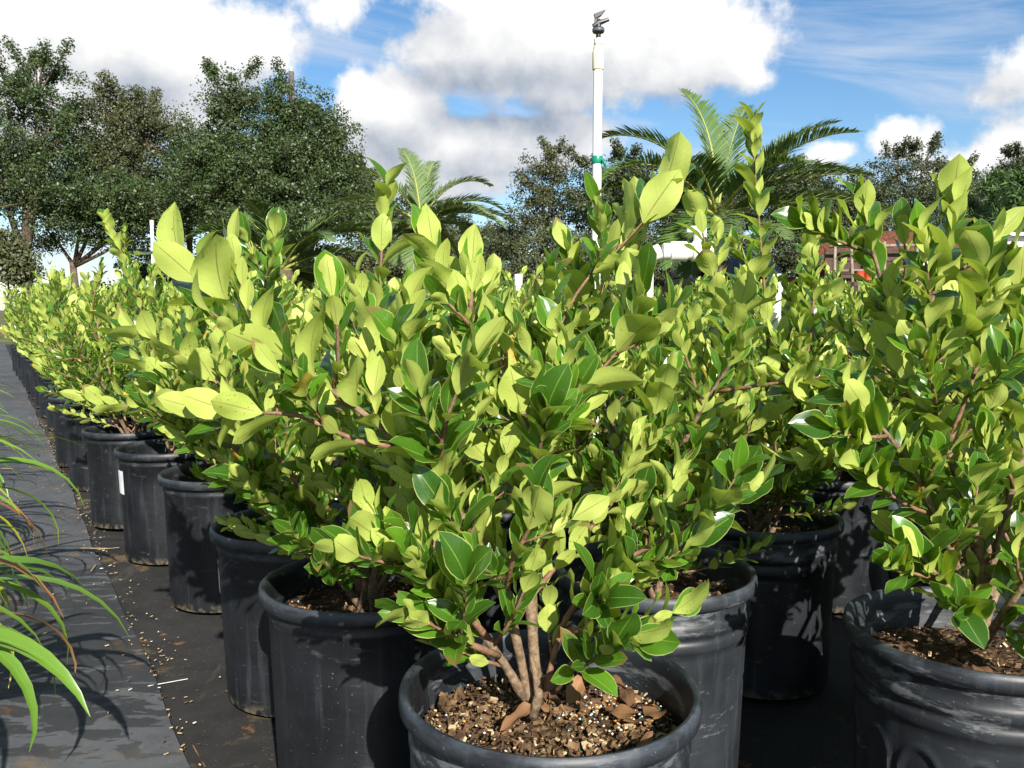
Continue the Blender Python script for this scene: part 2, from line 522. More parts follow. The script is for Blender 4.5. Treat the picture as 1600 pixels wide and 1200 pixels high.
# ---------------------------------------------------------------- mesh helpers
class MB:
    """collects vertices and faces of one mesh"""

    def __init__(self):
        self.v, self.f, self.mi = [], [], []

    def add(self, vs_, fs_, mi=0):
        o = len(self.v)
        self.v += [tuple(p) for p in vs_]
        self.f += [tuple(i + o for i in f) for f in fs_]
        self.mi += [mi] * len(fs_)

    def box(self, lo, hi, mi=0, mtx=None, bev=0.0):
        x0, y0, z0 = lo
        x1, y1, z1 = hi
        p = [Vector(q) for q in ((x0, y0, z0), (x1, y0, z0), (x1, y1, z0), (x0, y1, z0), (x0, y0, z1), (x1, y0, z1), (x1, y1, z1), (x0, y1, z1))]
        if mtx:
            p = [mtx @ q for q in p]
        self.add(p, [(0, 3, 2, 1), (4, 5, 6, 7), (0, 1, 5, 4), (1, 2, 6, 5), (2, 3, 7, 6), (3, 0, 4, 7)], mi)

    def tube(self, pts, radii, n=8, mi=0, cap=True):
        pts = [Vector(p) for p in pts]
        if not isinstance(radii, (list, tuple)):
            radii = [radii] * len(pts)
        t0 = (pts[1] - pts[0]).normalized()
        a = t0.orthogonal().normalized()
        rings = []
        for i, p in enumerate(pts):
            if i == 0:
                t = t0
            elif i == len(pts) - 1:
                t = (pts[i] - pts[i - 1]).normalized()
            else:
                t = (pts[i + 1] - pts[i - 1]).normalized()
            a = (a - t * a.dot(t)).normalized()
            b = t.cross(a)
            rings.append([p + (a * math.cos(2 * math.pi * k / n) + b * math.sin(2 * math.pi * k / n)) * radii[i] for k in range(n)])
        vs_ = [q for r in rings for q in r]
        fs_ = []
        for i in range(len(rings) - 1):
            for k in range(n):
                k2 = (k + 1) % n
                fs_.append((i * n + k, i * n + k2, (i + 1) * n + k2, (i + 1) * n + k))
        if cap:
            fs_.append(tuple(reversed(range(n))))
            fs_.append(tuple((len(rings) - 1) * n + k for k in range(n)))
        self.add(vs_, fs_, mi)

    def lathe(self, prof, n=32, mi=0, c=(0, 0, 0), wob=None, close=False):
        vs_, fs_ = [], []
        for (r, z) in prof:
            for k in range(n):
                a = 2 * math.pi * k / n
                q = wob(a, z) if wob else 1.0
                vs_.append((c[0] + r * q * math.cos(a), c[1] + r * q * math.sin(a), c[2] + z))
        for i in range(len(prof) - 1):
            for k in range(n):
                k2 = (k + 1) % n
                fs_.append((i * n + k, i * n + k2, (i + 1) * n + k2, (i + 1) * n + k))
        if close:
            fs_.append(tuple(reversed(range(n))))
            fs_.append(tuple((len(prof) - 1) * n + k for k in range(n)))
        self.add(vs_, fs_, mi)

    def mesh(self, name, mats, smooth=True):
        me = bpy.data.meshes.new(name)
        me.from_pydata(self.v, [], self.f)
        for m in (mats if isinstance(mats, (list, tuple)) else [mats]):
            me.materials.append(M[m] if isinstance(m, str) else m)
        if any(self.mi):
            me.polygons.foreach_set('material_index', self.mi)
        if smooth:
            me.polygons.foreach_set('use_smooth', [True] * len(me.polygons))
        me.update()
        return me

    def build(self, name, mats, parent=None, smooth=True, loc=None):
        return link(name, self.mesh(name, mats, smooth), parent, loc)


def link(name, me, parent=None, loc=None):
    o = bpy.data.objects.new(name, me)
    col.objects.link(o)
    if parent:
        o.parent = parent
    if loc is not None:
        o.location = loc
    return o


def tag(o, label=None, cat=None, group=None, kind=None):
    if label: o['label'] = label
    if cat: o['category'] = cat
    if group: o['group'] = group
    if kind: o['kind'] = kind
    return o


def thing(name, loc, label, cat, group=None, rz=0.0):
    o = bpy.data.objects.new(name, None)
    o.empty_display_size = 0.1
    col.objects.link(o)
    o.location = loc
    o.rotation_euler = (0, 0, rz)
    return tag(o, label, cat, group)


def smooth_by_angle(o, deg=35):
    me = o.data
    me.polygons.foreach_set('use_smooth', [True] * len(me.polygons))
    try:
        me.set_sharp_from_angle(angle=R(deg))
    except Exception:
        pass
    return o


def at(px, py, Y):
    """the point at depth Y on the sight line of a place in the photograph"""
    cx, cy = (px - 800) / FPX, (600 - py) / FPX
    d = Vector((cx, math.cos(PITCH) + cy * math.sin(PITCH), -math.sin(PITCH) + cy * math.cos(PITCH)))
    return Vector((0, 0, CAM_H)) + d * (Y / d.y)


def big_mesh(name, V, F, uv, mat):
    """V (n,3), F (m,k) with one k, uv (n,3) into attribute leafuv"""
    me = bpy.data.meshes.new(name)
    n, (m, k) = len(V), F.shape
    me.vertices.add(n)
    me.vertices.foreach_set('co', np.ascontiguousarray(V, dtype=np.float32).ravel())
    me.loops.add(m * k)
    me.loops.foreach_set('vertex_index', np.ascontiguousarray(F, dtype=np.int32).ravel())
    me.polygons.add(m)
    me.polygons.foreach_set('loop_start', np.arange(0, m * k, k, dtype=np.int32))
    me.polygons.foreach_set('loop_total', np.full(m, k, dtype=np.int32))
    me.polygons.foreach_set('use_smooth', np.ones(m, dtype=bool))
    a = me.attributes.new('leafuv', 'FLOAT_VECTOR', 'POINT')
    a.data.foreach_set('vector', np.ascontiguousarray(uv, dtype=np.float32).ravel())
    me.materials.append(M[mat])
    me.update(calc_edges=True)
    return me


# ---------------------------------------------------------------- leaf shapes
def leaf_arrays(rs, nst=8, na=5, width=0.46, fold=0.25, curl=0.1, wave=0.02, twist=0.0, side=0.0):
    """a leaf of length 1 along +Y, upper side +Z; returns V, quads, uv"""
    V, UV = [], []
    for i in range(nst):
        v = i / (nst - 1)
        s = max(0.0, (v - 0.07) / 0.93)
        hw = (s ** 0.60) * ((1 - s) ** 0.70) if 0 < s < 1 else 0.0
        hw = width * 0.5 * hw / 0.405 + (0.016 if v < 0.12 else 0.0) + (0.002 if v > 0.99 else 0)
        y = v - 0.18 * abs(curl) * v * v
        zc = -curl * v * v + 0.02 * math.sin(v * 3)
        xc = side * v * v
        tw = twist * v
        for j in range(na):
            u = j / (na - 1) * 2 - 1
            x = u * hw
            z = fold * abs(x) * (1.0 - 0.45 * abs(u)) + wave * math.sin(v * 9 + (3 if u > 0 else 0)) * abs(u) * min(1, hw * 6)
            V.append((xc + x * math.cos(tw) - z * math.sin(tw), y, zc + x * math.sin(tw) + z * math.cos(tw)))
            UV.append((u * 0.5 + 0.5, v, 0.0))
    F = []
    for i in range(nst - 1):
        for j in range(na - 1):
            a = i * na + j
            F.append((a, a + 1, a + na + 1, a + na))
    return np.array(V), np.array(F), np.array(UV)


_rs = random.Random(5)
LEAF_HI, LEAF_LO = [], []
for i in range(14):
    par = dict(width=_rs.uniform(0.50, 0.60) if i < 6 else _rs.uniform(0.38, 0.50), fold=_rs.uniform(0.10, 0.75), curl=_rs.uniform(-0.20, 0.38), wave=_rs.uniform(0.0, 0.05),
               twist=_rs.uniform(-0.5, 0.5), side=_rs.uniform(-0.07, 0.07))
    LEAF_HI.append(leaf_arrays(_rs, 8, 5, **par))
    LEAF_LO.append(leaf_arrays(_rs, 5, 3, **par))
LEAF_MESH = [big_mesh('leaf', a[0], a[1], a[2], 'leaf') for a in LEAF_HI]
DRY_MESH = []
for i in range(5):
    a = leaf_arrays(_rs, 8, 5, width=_rs.uniform(0.4, 0.55), fold=_rs.uniform(-0.6, 0.9), curl=_rs.uniform(-0.5, 0.5), wave=0.08, twist=_rs.uniform(-0.6, 0.6))
    DRY_MESH.append(big_mesh('dry_leaf', a[0], a[1], a[2], 'dry_leaf'))


def join_leaves(name, leaves, variants, mat, rng):
    Vs, Fs, Us, o = [], [], [], 0
    for (mtx, k) in leaves:
        V, F, U = variants[k % len(variants)]
        A = np.array(mtx)
        Vs.append(V @ A[:3, :3].T + A[:3, 3])
        Fs.append(F + o)
        u = U.copy()
        u[:, 2] = rng.random()
        Us.append(u)
        o += len(V)
    return big_mesh(name, np.concatenate(Vs), np.concatenate(Fs), np.concatenate(Us), mat)


# ---------------------------------------------------------------- privet growth
UP = Vector((0, 0, 1))


def resample(pts, step):
    pts = [Vector(p) for p in pts]
    # smooth through the given points
    out = []
    n = len(pts)
    for i in range(n - 1):
        p0, p1, p2, p3 = pts[max(i - 1, 0)], pts[i], pts[i + 1], pts[min(i + 2, n - 1)]
        k = max(2, int((p2 - p1).length / step))
        for j in range(k):
            t = j / k
            out.append(0.5 * ((2 * p1) + (p2 - p0) * t + (2 * p0 - 5 * p1 + 4 * p2 - p3) * t * t + (3 * p1 - p0 - 3 * p2 + p3) * t ** 3))
    out.append(pts[-1])
    return out


class Bush:
    def __init__(self, seed):
        self.r = random.Random(seed)
        self.stems = []      # (points, radii, is_main)
        self.leaves = []     # (matrix, variant)

    def leaf(self, p, d, n, L):
        r = self.r
        d = d.normalized()
        x = d.cross(n)
        if x.length < 1e-4:
            x = d.orthogonal()
        x.normalize()
        n = x.cross(d)
        W = r.uniform(0.88, 1.12)
        m = Matrix(((x.x * L * W, d.x * L, n.x * L, p.x), (x.y * L * W, d.y * L, n.y * L, p.y), (x.z * L * W, d.z * L, n.z * L, p.z), (0, 0, 0, 1)))
        self.leaves.append((m, r.randrange(6) if L > 0.044 else r.randrange(3, 14)))

    def dress(self, pts, start, L, spacing=0.0165, erect=0.0, lean=None):
        """opposite leaf pairs along a shoot"""
        r = self.r
        acc = [0.0]
        for a, b in zip(pts, pts[1:]):
            acc.append(acc[-1] + (b - a).length)
        tot = acc[-1]
        s = tot * start + r.uniform(0, spacing)
        ph = r.uniform(0, math.pi)
        i = 0
        while s < tot - 0.004:
            while acc[i + 1] < s:
                i += 1
            f = (s - acc[i]) / max(1e-6, acc[i + 1] - acc[i])
            p = pts[i].lerp(pts[i + 1], f)
            t = (pts[i + 1] - pts[i]).normalized()
            q = s / tot
            rem = tot - s
            size = L * (0.78 + 0.34 * min(1, rem / 0.05)) * r.uniform(0.66, 1.14) * (0.60 + 0.42 * q)
            o1 = t.orthogonal().normalized()
            o1 = Quaternion(t, ph) @ o1
            ph += math.pi / 2 + r.uniform(-0.35, 0.35)
            for sg in (1, -1):
                if r.random() < 0.06:
                    continue
                a = R(30 + 22 * min(1, rem / 0.10) + r.uniform(-13, 15) - erect)
                d = t * math.cos(a) + o1 * (sg * math.sin(a))
                d = d + UP * (r.uniform(0.22, 0.68) if p.z > 0.38 else r.uniform(0.1, 0.5))
                n = t - d * t.dot(d) / d.length_squared + UP * 0.25
                d = d + Vector((r.gauss(0, .10), r.gauss(0, .10), r.gauss(0, .10)))
                self.leaf(p + o1 * (sg * 0.002), d, n, min(0.068, size * r.uniform(0.85, 1.1)))
            s += spacing * r.uniform(0.75, 1.25) * (1.0 if rem > 0.05 else 0.6)
        t = (pts[-1] - pts[-2]).normalized()
        o1 = Quaternion(t, ph) @ t.orthogonal().normalized()
        for sg in (1, -1):
            d = t + o1 * (sg * r.uniform(0.2, 0.45)) + UP * 0.15
            self.leaf(pts[-1], d, (t - d.normalized() * t.dot(d.normalized())), L * r.uniform(0.75, 1.05))

    def shoot(self, start, d, length, curve_up, rad, jit=0.10):
        r = self.r
        n = max(3, int(length / 0.022))
        pts = [start.copy()]
        d = d.normalized()
        for i in range(n):
            d = (d + UP * curve_up / n + Vector((r.gauss(0, jit), r.gauss(0, jit), r.gauss(0, jit * 0.7)))).normalized()
            pts.append(pts[-1] + d * (length / n))
        return pts

    def add_main(self, pts, rad=0.0055, L=0.058, leaf_from=0.3, sides=True, nside=None, side_len=(0.07, 0.2), gap=0.0165):
        r = self.r
        n = len(pts)
        self.stems.append((pts, [rad * (1 - 0.68 * i / (n - 1)) for i in range(n)], True))
        self.dress(pts, leaf_from, L, gap)
        if not sides:
            return
        tot = sum((b - a).length for a, b in zip(pts, pts[1:]))
        k = nside if nside is not None else int(tot / 0.044)
        q0 = max(0.16, leaf_from * 0.72)
        az = r.uniform(0, 6.28)
        for j in range(k):
            q = q0 + (0.90 - q0) * (j + r.uniform(0, 0.8)) / max(1, k)
            i = min(n - 2, int(q * (n - 1)))
            p, t = pts[i], (pts[i + 1] - pts[i]).normalized()
            az += 2.4 + r.uniform(-0.5, 0.5)
            o1 = Quaternion(t, az) @ t.orthogonal().normalized()
            a = R(r.uniform(38, 62))
            d = t * math.cos(a) + o1 * math.sin(a)
            if d.z < -0.05:
                d.z = r.uniform(-0.05, 0.15)
            ln = r.uniform(*side_len) * (1.15 - 0.5 * q)
            sp = self.shoot(p, d, ln, 0.5, 0.002)
            self.stems.append((sp, [rad * 0.42 * (1 - 0.55 * m / (len(sp) - 1)) for m in range(len(sp))], False))
            self.dress(sp, 0.12, min(L, 0.052) * r.uniform(0.70, 0.98), 0.0145)

    def random_bush(self, base_z, height, spread, nmain=None, L=0.045, low=5, bare=0.26):
        r = self.r
        nm = nmain or r.randint(5, 6)
        a0 = r.uniform(0, 6.28)
        for k in range(nm):
            az = a0 + 2 * math.pi * k / nm + r.uniform(-0.35, 0.35)
            tilt = R(r.uniform(16, 44)) * spread if k else R(6)
            out = Vector((math.cos(az), math.sin(az), 0))
            ln = height * r.uniform(0.82, 1.12) / max(0.72, math.cos(tilt * 0.8))
            d = out * math.sin(tilt) + UP * math.cos(tilt)
            st = Vector((r.uniform(-.018, .018), r.uniform(-.018, .018), base_z - 0.01))
            pts = self.shoot(st, d, ln, 0.22, 0.005, 0.055)
            self.add_main(pts, r.uniform(0.0042, 0.006), L, bare)
        # short low growth that spills over the rim
        for k in range(low):
            az = r.uniform(0, 6.28)
            out = Vector((math.cos(az), math.sin(az), 0))
            pts = self.shoot(Vector((0, 0, base_z + r.uniform(0.03, 0.1))), out + UP * r.uniform(.3, .8), r.uniform(.13, .25), 0.30, 0.002, 0.09)
            self.stems.append((pts, [0.0026 - 0.0012 * m / (len(pts) - 1) for m in range(len(pts))], False))
            self.dress(pts, 0.25, L * 0.9)


# ---------------------------------------------------------------- pots
SOIL_Z = 0.235


def pot_mesh(seed, mat, n=56, ribs=True, arch=0):
    r = random.Random(seed)
    ph, am, ph2, am2 = r.uniform(0, 6), r.uniform(0.006, 0.02), r.uniform(0, 6), r.uniform(0.002, 0.007)

    def wob(a, z):
        k = min(1, z / 0.28)
        d = 0.0
        if arch and 0.008 < z < 0.2005:
            # panels pressed into the wall under round arches, with a raised edge
            t = ((a * arch / (2 * math.pi)) % 1.0 - 0.5) / 0.40
            e = max(abs(t), math.hypot(t, max(0.0, (z - 0.150)) / 0.036)) if z > 0.150 else abs(t)
            e = 1.0 - e
            sm = lambda x: max(0.0, min(1.0, x)) ** 2 * (3 - 2 * max(0.0, min(1.0, x)))
            d = 0.016 * math.exp(-((e - 0.02) / 0.10) ** 2) - 0.017 * sm((e - 0.10) / 0.16)
        return 1 + d + k * (am * math.cos(2 * a + ph) + am2 * math.cos(3 * a + ph2)) + 0.0016 * math.sin(11 * a + ph) * k
    prof = [(0.0, 0.006), (0.112, 0.006), (0.116, 0.0), (0.1205, 0.001), (0.1215, 0.006), (0.1225, 0.030)]
    prof += [(0.1225 + 0.0053 * i / m_, 0.030 + 0.170 * i / m_) for m_ in ((48 if arch else 2),) for i in range(1, m_ + 1)]
    if ribs:
        prof += [(0.1281, 0.208), (0.1305, 0.2105), (0.1312, 0.214), (0.1312, 0.2200), (0.1302, 0.2235), (0.1290, 0.2250),
                 (0.1292, 0.2300), (0.1318, 0.2325), (0.1326, 0.2365), (0.1326, 0.2430), (0.1314, 0.2465), (0.1302, 0.2480), (0.1305, 0.2600)]
    else:
        prof += [(0.1292, 0.248), (0.1312, 0.2505), (0.1316, 0.254), (0.1308, 0.257), (0.1304, 0.262)]
    prof += [(0.1312, 0.2660), (0.1388, 0.2672), (0.1408, 0.2690), (0.1414, 0.2730), (0.1412, 0.2790), (0.1400, 0.2835), (0.1375, 0.2858),
             (0.1345, 0.2853), (0.1325, 0.2830), (0.1305, 0.2770), (0.1288, 0.2620), (0.1288, 0.2500), (0.1276, 0.2480), (0.1276, 0.2340), (0.1264, 0.2320),
             (0.1250, 0.200), (0.118, 0.03)]
    b = MB()
    b.lathe(prof, n, 0, (0, 0, 0), wob)
    return b, wob, mat


POT_N = {}


def get_pot(kind, seed):
    k = (kind, seed)
    if k not in POT_N:
        mat, ribs = {'plain': ('pot', False), 'worn': ('pot_worn', True), 'dusty': ('pot_dusty', True), 'arched': ('pot_worn', True)}[kind]
        b, wob, mat = pot_mesh(seed, mat, 252 if kind == 'arched' else (72 if kind != 'plain' else 56), ribs, 14 if kind == 'arched' else 0)
        POT_N[k] = b.mesh('pot', mat)
        POT_N[k].set_sharp_from_angle(angle=R(50))
    return POT_N[k]


def soil_mesh(seed):
    r = random.Random(seed)
    b = MB()
    vs_, fs_ = [(0, 0, SOIL_Z + 0.008)], []
    nr, na = 12, 40
    for i in range(1, nr + 1):
        for k in range(na):
            a = 2 * math.pi * k / na
            rr = 0.1262 * i / nr
            p = Vector((rr * math.cos(a), rr * math.sin(a), 0))
            z = SOIL_Z + 0.007 * (1 - i / nr) + 0.009 * (mnoise.noise(p * 22 + Vector((seed, 0, 0)))) + 0.005 * mnoise.noise(p * 70 + Vector((0, seed, 0)))
            vs_.append((p.x, p.y, z))
    for k in range(na):
        fs_.append((0, 1 + k, 1 + (k + 1) % na))
    for i in range(nr - 1):
        for k in range(na):
            a, c = 1 + i * na, 1 + (i + 1) * na
            k2 = (k + 1) % na
            fs_.append((a + k, c + k, c + k2, a + k2))
    b.add(vs_, fs_)
    return b.mesh('soil', 'soil')


SOILS = [soil_mesh(i) for i in range(4)]


def chips_mesh(seed, n_chip, n_prill, heap=None):
    """bark chips and fertiliser prills lying on the soil: too small to pick apart"""
    r = random.Random(seed)
    b = MB()
    for i in range(n_chip):
        a, rr = r.uniform(0, 6.28), 0.121 * math.sqrt(r.random())
        s = r.uniform(0.0010, 0.0032) if r.random() < 0.93 else r.uniform(0.004, 0.007)
        m = Matrix.Translation((rr * math.cos(a), rr * math.sin(a), SOIL_Z + 0.005 + r.uniform(0, 0.006))) @ Quaternion(Vector((r.gauss(0, 1), r.gauss(0, 1), r.gauss(0, 1))).normalized(), r.uniform(0, 3)).to_matrix().to_4x4()
        b.box((-s, -s * r.uniform(.3, .7), -s * .22), (s * r.uniform(.6, 1), s * r.uniform(.3, .7), s * .22), 0 if r.random() < 0.88 else 1, m)
    octf = [(0, 1, 4), (1, 2, 4), (2, 3, 4), (3, 0, 4), (1, 0, 5), (2, 1, 5), (3, 2, 5), (0, 3, 5)]
    for i in range(n_prill):
        if heap and r.random() < 0.75:
            x, y = r.gauss(heap[0], 0.026), r.gauss(heap[1], 0.02)
        else:
            a, rr = r.uniform(0, 6.28), 0.118 * math.sqrt(r.random())
            x, y = rr * math.cos(a), rr * math.sin(a)
        if x * x + y * y > 0.0145:
            continue
        s = r.uniform(0.0008, 0.0016)
        z = SOIL_Z + 0.008 + r.uniform(0, 0.005)
        b.add([(x + s, y, z), (x, y + s, z), (x - s, y, z), (x, y - s, z), (x, y, z + s), (x, y, z - s)], octf,
              r.choices((2, 3, 4, 5), (5, 3, 1, 2))[0])
    return b.mesh('mulch_crumbs', ['chip', 'chip_pale', 'prill_white', 'prill_orange', 'prill_green', 'prill_blue'], False)


CHIPS = [chips_mesh(i + 40, 330, 50) for i in range(3)]


def sticker(pot, az, z0, w, h, tilt=0.0):
    """white paper sticker bent round the pot wall, with a few printed lines"""
    b = MB()
    n = 6
    rad = lambda z: 0.1225 + (z - 0.03) * 0.031 + 0.0012

    def strip(a0, a1, zz0, zz1, off):
        vs_ = []
        for i in range(n + 1):
            a = a0 + (a1 - a0) * i / n
            for z in (zz0, zz1):
                q = rad(z) + off + 0.0015
                vs_.append((q * math.cos(a), q * math.sin(a), z))
        return vs_, [(2 * i, 2 * i + 2, 2 * i + 3, 2 * i + 1) for i in range(n)]
    da = w / 0.127 / 2
    b.add(*strip(az - da, az + da, z0, z0 + h, 0.0))
    o = b.build('sticker', 'label', pot)
    c = MB()
    for k in range(3):
        c.add(*strip(az - da * 0.7, az + da * (0.7 - 0.25 * k), z0 + h * (0.72 - 0.2 * k), z0 + h * (0.79 - 0.2 * k), 0.0006))
    return o


# ---------------------------------------------------------------- placing the shrubs
def stems_mesh(stems, n=7):
    b = MB()
    for (pts, rad, main) in stems:
        b.tube(pts, rad, n if main else 5, 0 if main else 1)
    return b.mesh('stem', ['bark', 'twig'])


def near_shrub(x, y, bush, label, pot_kind, seed, rz=0.0, max_leaf=290, group='privet shrubs in black nursery pots'):
    root = thing('potted_shrub', (x, y, 0), label, 'shrub', group, rz)
    pot = link('pot', get_pot(pot_kind, seed), root)
    link('soil', SOILS[seed % 4], root)
    tag(link('mulch_crumbs', CHIPS[seed % 3], root), kind='stuff')
    tw = []
    for st in bush.stems:
        if st[2]:
            b = MB()
            b.tube(st[0], [q_ * (1.14 if k_ % 3 == 1 else bush.r.uniform(0.90, 1.02)) for k_, q_ in enumerate(st[1])], 8)
            # knots where leaves were shed
            b.build('stem', 'bark' if st[1][0] > 0.004 else 'twig', root)
        else:
            tw.append(st)
    if tw:
        b = MB()
        for st in tw:
            b.tube(st[0], st[1], 6)
        tag(b.build('twigs', 'twig', root), kind='stuff')
    M0 = Matrix.Translation((x, y, 0)) @ Matrix.Rotation(rz, 4, 'Z')
    cp = Vector((0, 0, CAM_H))
    order = sorted(range(len(bush.leaves)), key=lambda i: ((M0 @ bush.leaves[i][0].translation) - cp).length)
    for i in order[:max_leaf]:
        mtx, k = bush.leaves[i]
        o = bpy.data.objects.new('leaf', LEAF_MESH[k])
        col.objects.link(o)
        o.parent = root
        o.matrix_basis = mtx
    rest = [bush.leaves[i] for i in order[max_leaf:]]
    if rest:
        tag(link('foliage', join_leaves('foliage', rest, LEAF_HI, 'leaf', bush.r), root), kind='stuff')
    return root, pot


def to_local(pts, x, y):
    return [Vector((p.x - x, p.y - y, p.z)) for p in pts]


def px_shoot(lst, x, y, step=0.02):
    return to_local(resample([at(*q) for q in lst], step), x, y)


# the ground -----------------------------------------------------------------
def sheet(name, x0, x1, y0, y1, nx, ny, hfun, mat, kind='structure', xmap=None):
    vs_, fs_ = [], []
    for j in range(ny + 1):
        for i in range(nx + 1):
            yy = y0 + (y1 - y0) * j / ny
            xx = x0 + (x1 - x0) * i / nx
            if xmap:
                xx = xmap(xx, yy, i / nx)
            vs_.append((xx, yy, hfun(xx, yy)))
    for j in range(ny):
        for i in range(nx):
            a = j * (nx + 1) + i
            fs_.append((a, a + 1, a + nx + 2, a + nx + 1))
    b = MB()
    b.add(vs_, fs_)
    return tag(b.build(name, mat), kind=kind)


b = MB()
b.add([(-900, -300, -0.02), (900, -300, -0.02), (900, 1500, -0.02), (-900, 1500, -0.02)], [(0, 1, 2, 3)])
tag(b.build('ground', 'ground'), kind='structure')


def wrinkle(x, y):
    p = Vector((x * 2.2, y * 2.2, 0))
    return 0.006 * mnoise.noise(p) + 0.0035 * mnoise.noise(p * 4.1) + 0.002 * mnoise.noise(Vector((x * 14 + y * 9, y * 3, 2)))


sheet('weed_mat_dark', -12, 9, -1.2, 16, 210, 170, lambda x, y: -0.010 + wrinkle(x, y), 'mat_dark')


def seam_x(y):
    return -0.449 - (y - 1.134) * 0.6155 + 0.004 * math.sin(y * 5) + 0.003 * math.sin(y * 13 + 1)


sheet('weed_mat_grey', 0, 1, -1.2, 16, 40, 240, lambda x, y: 0.0015 + wrinkle(x, y) * 0.8, 'mat_grey',
      xmap=lambda x, y, t: seam_x(y) - (1 - t) ** 1.6 * 6.0)

# ---------------------------------------------------------------- shrubs in detail
G = 'privet shrubs in black nursery pots'
ZS = SOIL_Z
used = []

# front shrub
fx, fy = 0.035, 0.778
bu = Bush(11)
B0 = (838, 1108, fy)
front_shoots = [
    [(828, 1100, .785), (790, 940, .77), (720, 805, .755), (620, 690, .735), (520, 610, .725), (420, 537, .725), (330, 455, .73), (288, 415, .735)],
    [(840, 1100, .79), (830, 950, .79), (832, 800, .80), (828, 690, .81), (790, 580, .82), (735, 490, .82), (690, 432, .82), (678, 395, .82)],
    [(834, 880, .795), (838, 800, .82), (850, 690, .85), (900, 620, .86), (960, 555, .86), (990, 500, .855), (996, 470, .85)],
    [(833, 850, .797), (838, 740, .86), (838, 610, .90), (900, 460, .92), (965, 390, .925), (1015, 335, .925), (1036, 300, .925)],
    [(850, 1090, .785), (885, 965, .78), (960, 885, .765), (1030, 848, .755), (1110, 800, .75), (1172, 765, .75)],
    [(822, 1095, .785), (770, 1010, .765), (700, 930, .75), (640, 880, .73), (592, 842, .72)],
    [(735, 830, .757), (660, 700, .77), (634, 600, .785), (632, 530, .79), (640, 478, .79)],
    [(832, 800, .80), (800, 690, .835), (760, 600, .86), (740, 520, .88), (760, 450, .90)],
    [(640, 700, .745), (560, 690, .735), (470, 650, .73), (400, 645, .735), (330, 640, .745)],
    [(832, 930, .79), (890, 860, .85), (960, 780, .90), (1010, 680, .92), (1040, 600, .93)],
    [(800, 965, .772), (750, 870, .86), (690, 740, .92), (600, 560, .95), (560, 450, .96)],
    [(700, 800, .75), (690, 690, .70), (720, 600, .68), (740, 560, .675)],
    [(780, 1025, .765), (720, 1000, .735), (675, 975, .715), (648, 965, .705)],
    [(880, 985, .78), (925, 985, .745), (960, 985, .73), (985, 990, .72)],
    [(765, 1000, .765), (735, 965, .745), (700, 915, .73), (668, 880, .72), (655, 850, .715)],
    [(868, 1080, .785), (910, 1010, .77), (935, 960, .76), (950, 930, .755)],
    [(790, 940, .77), (800, 880, .72), (830, 820, .70), (835, 780, .69)],
    [(850, 690, .85), (880, 640, .80), (880, 590, .775), (885, 560, .77)],
]
for i, s in enumerate(front_shoots):
    pts = px_shoot(s, fx, fy)
    thin = s[0][1] < 1000
    bu.add_main(pts, 0.0028 if thin else (0.0064 if i == 1 else (0.0050 if i in (0, 5) else 0.0034)), 0.062 if i < 4 else 0.050, 0.12 if thin else 0.30,
                nside=None if not thin or i in (2, 3) else 2, side_len=(0.05, 0.12), gap=0.024 if i < 4 else 0.0165)
# a short brown snag in the middle
root, pot = near_shrub(fx, fy, bu, 'large privet shrub in a scuffed ribbed pot with dry leaves on its soil, front centre', 'worn', 1, 0.0, 300)
b = MB()
sn = [at(832, 1120, fy - .01), at(842, 1085, fy - .01), at(836, 1050, fy - .01), at(829, 1022, fy - .01)]
b.tube(to_local(sn, fx, fy), [0.0055, 0.0045, 0.003, 0.001], 8)
b.build('dead_stub', 'bark', root)
used.append((fx, fy))
r = random.Random(3)
for i in range(13):
    a, rr = r.uniform(0, 6.28), r.uniform(0.03, 0.105)
    if i < 7:
        a = r.uniform(-0.9, 1.2)
    o = link('dry_leaf', DRY_MESH[i % 5], root, (rr * math.cos(a), rr * math.sin(a), ZS + 0.014 + r.uniform(0, .006)))
    s = r.uniform(0.022, 0.040)
    o.scale = (s, s, s)
    o.rotation_euler = (r.uniform(-.22, .22), r.uniform(-.22, .22), r.uniform(0, 6.28))
tag(link('mulch_crumbs', chips_mesh(77, 1900, 200, (0.072, 0.018)), root), kind='stuff')

# right shrub
rx, ry = 0.525, 0.925
bu = Bush(23)
right_shoots = [
    [(1525, 1010, .93), (1530, 860, .92), (1480, 700, .90), (1445, 560, .89), (1460, 450, .89), (1485, 370, .885), (1490, 320, .885)],
    [(1530, 1010, .94), (1560, 850, .95), (1610, 650, .95), (1600, 500, .94), (1585, 420, .94)],
    [(1520, 1010, .93), (1500, 900, .90), (1430, 740, .87), (1370, 660, .86), (1335, 615, .86)],
    [(1515, 1000, .92), (1490, 930, .87), (1455, 890, .85), (1440, 870, .845)],
    [(1530, 1010, .95), (1500, 800, 1.0), (1440, 640, 1.02), (1390, 480, 1.03), (1360, 380, 1.03), (1350, 330, 1.03)],
    [(1535, 1010, .94), (1580, 940, .88), (1640, 860, .85), (1690, 800, .84)],
    [(1480, 700, .90), (1530, 560, .88), (1545, 470, .87), (1535, 420, .865)],
    [(1530, 1000, .95), (1600, 800, 1.0), (1680, 600, 1.03), (1720, 480, 1.04)],
    [(1500, 860, .91), (1420, 700, .93), (1330, 700, .92), (1260, 720, .91)],
]
for i, s in enumerate(right_shoots):
    pts = px_shoot(s, rx, ry)
    bu.add_main(pts, 0.003 if s[0][1] < 900 else 0.0055, 0.055, 0.28, nside=None if s[0][1] > 900 else 2, side_len=(0.05, 0.15))
root, pot = near_shrub(rx, ry, bu, 'broad privet shrub in a pot moulded with arches, cut off at the right edge', 'arched', 2, 0.0, 300)
used.append((rx, ry))
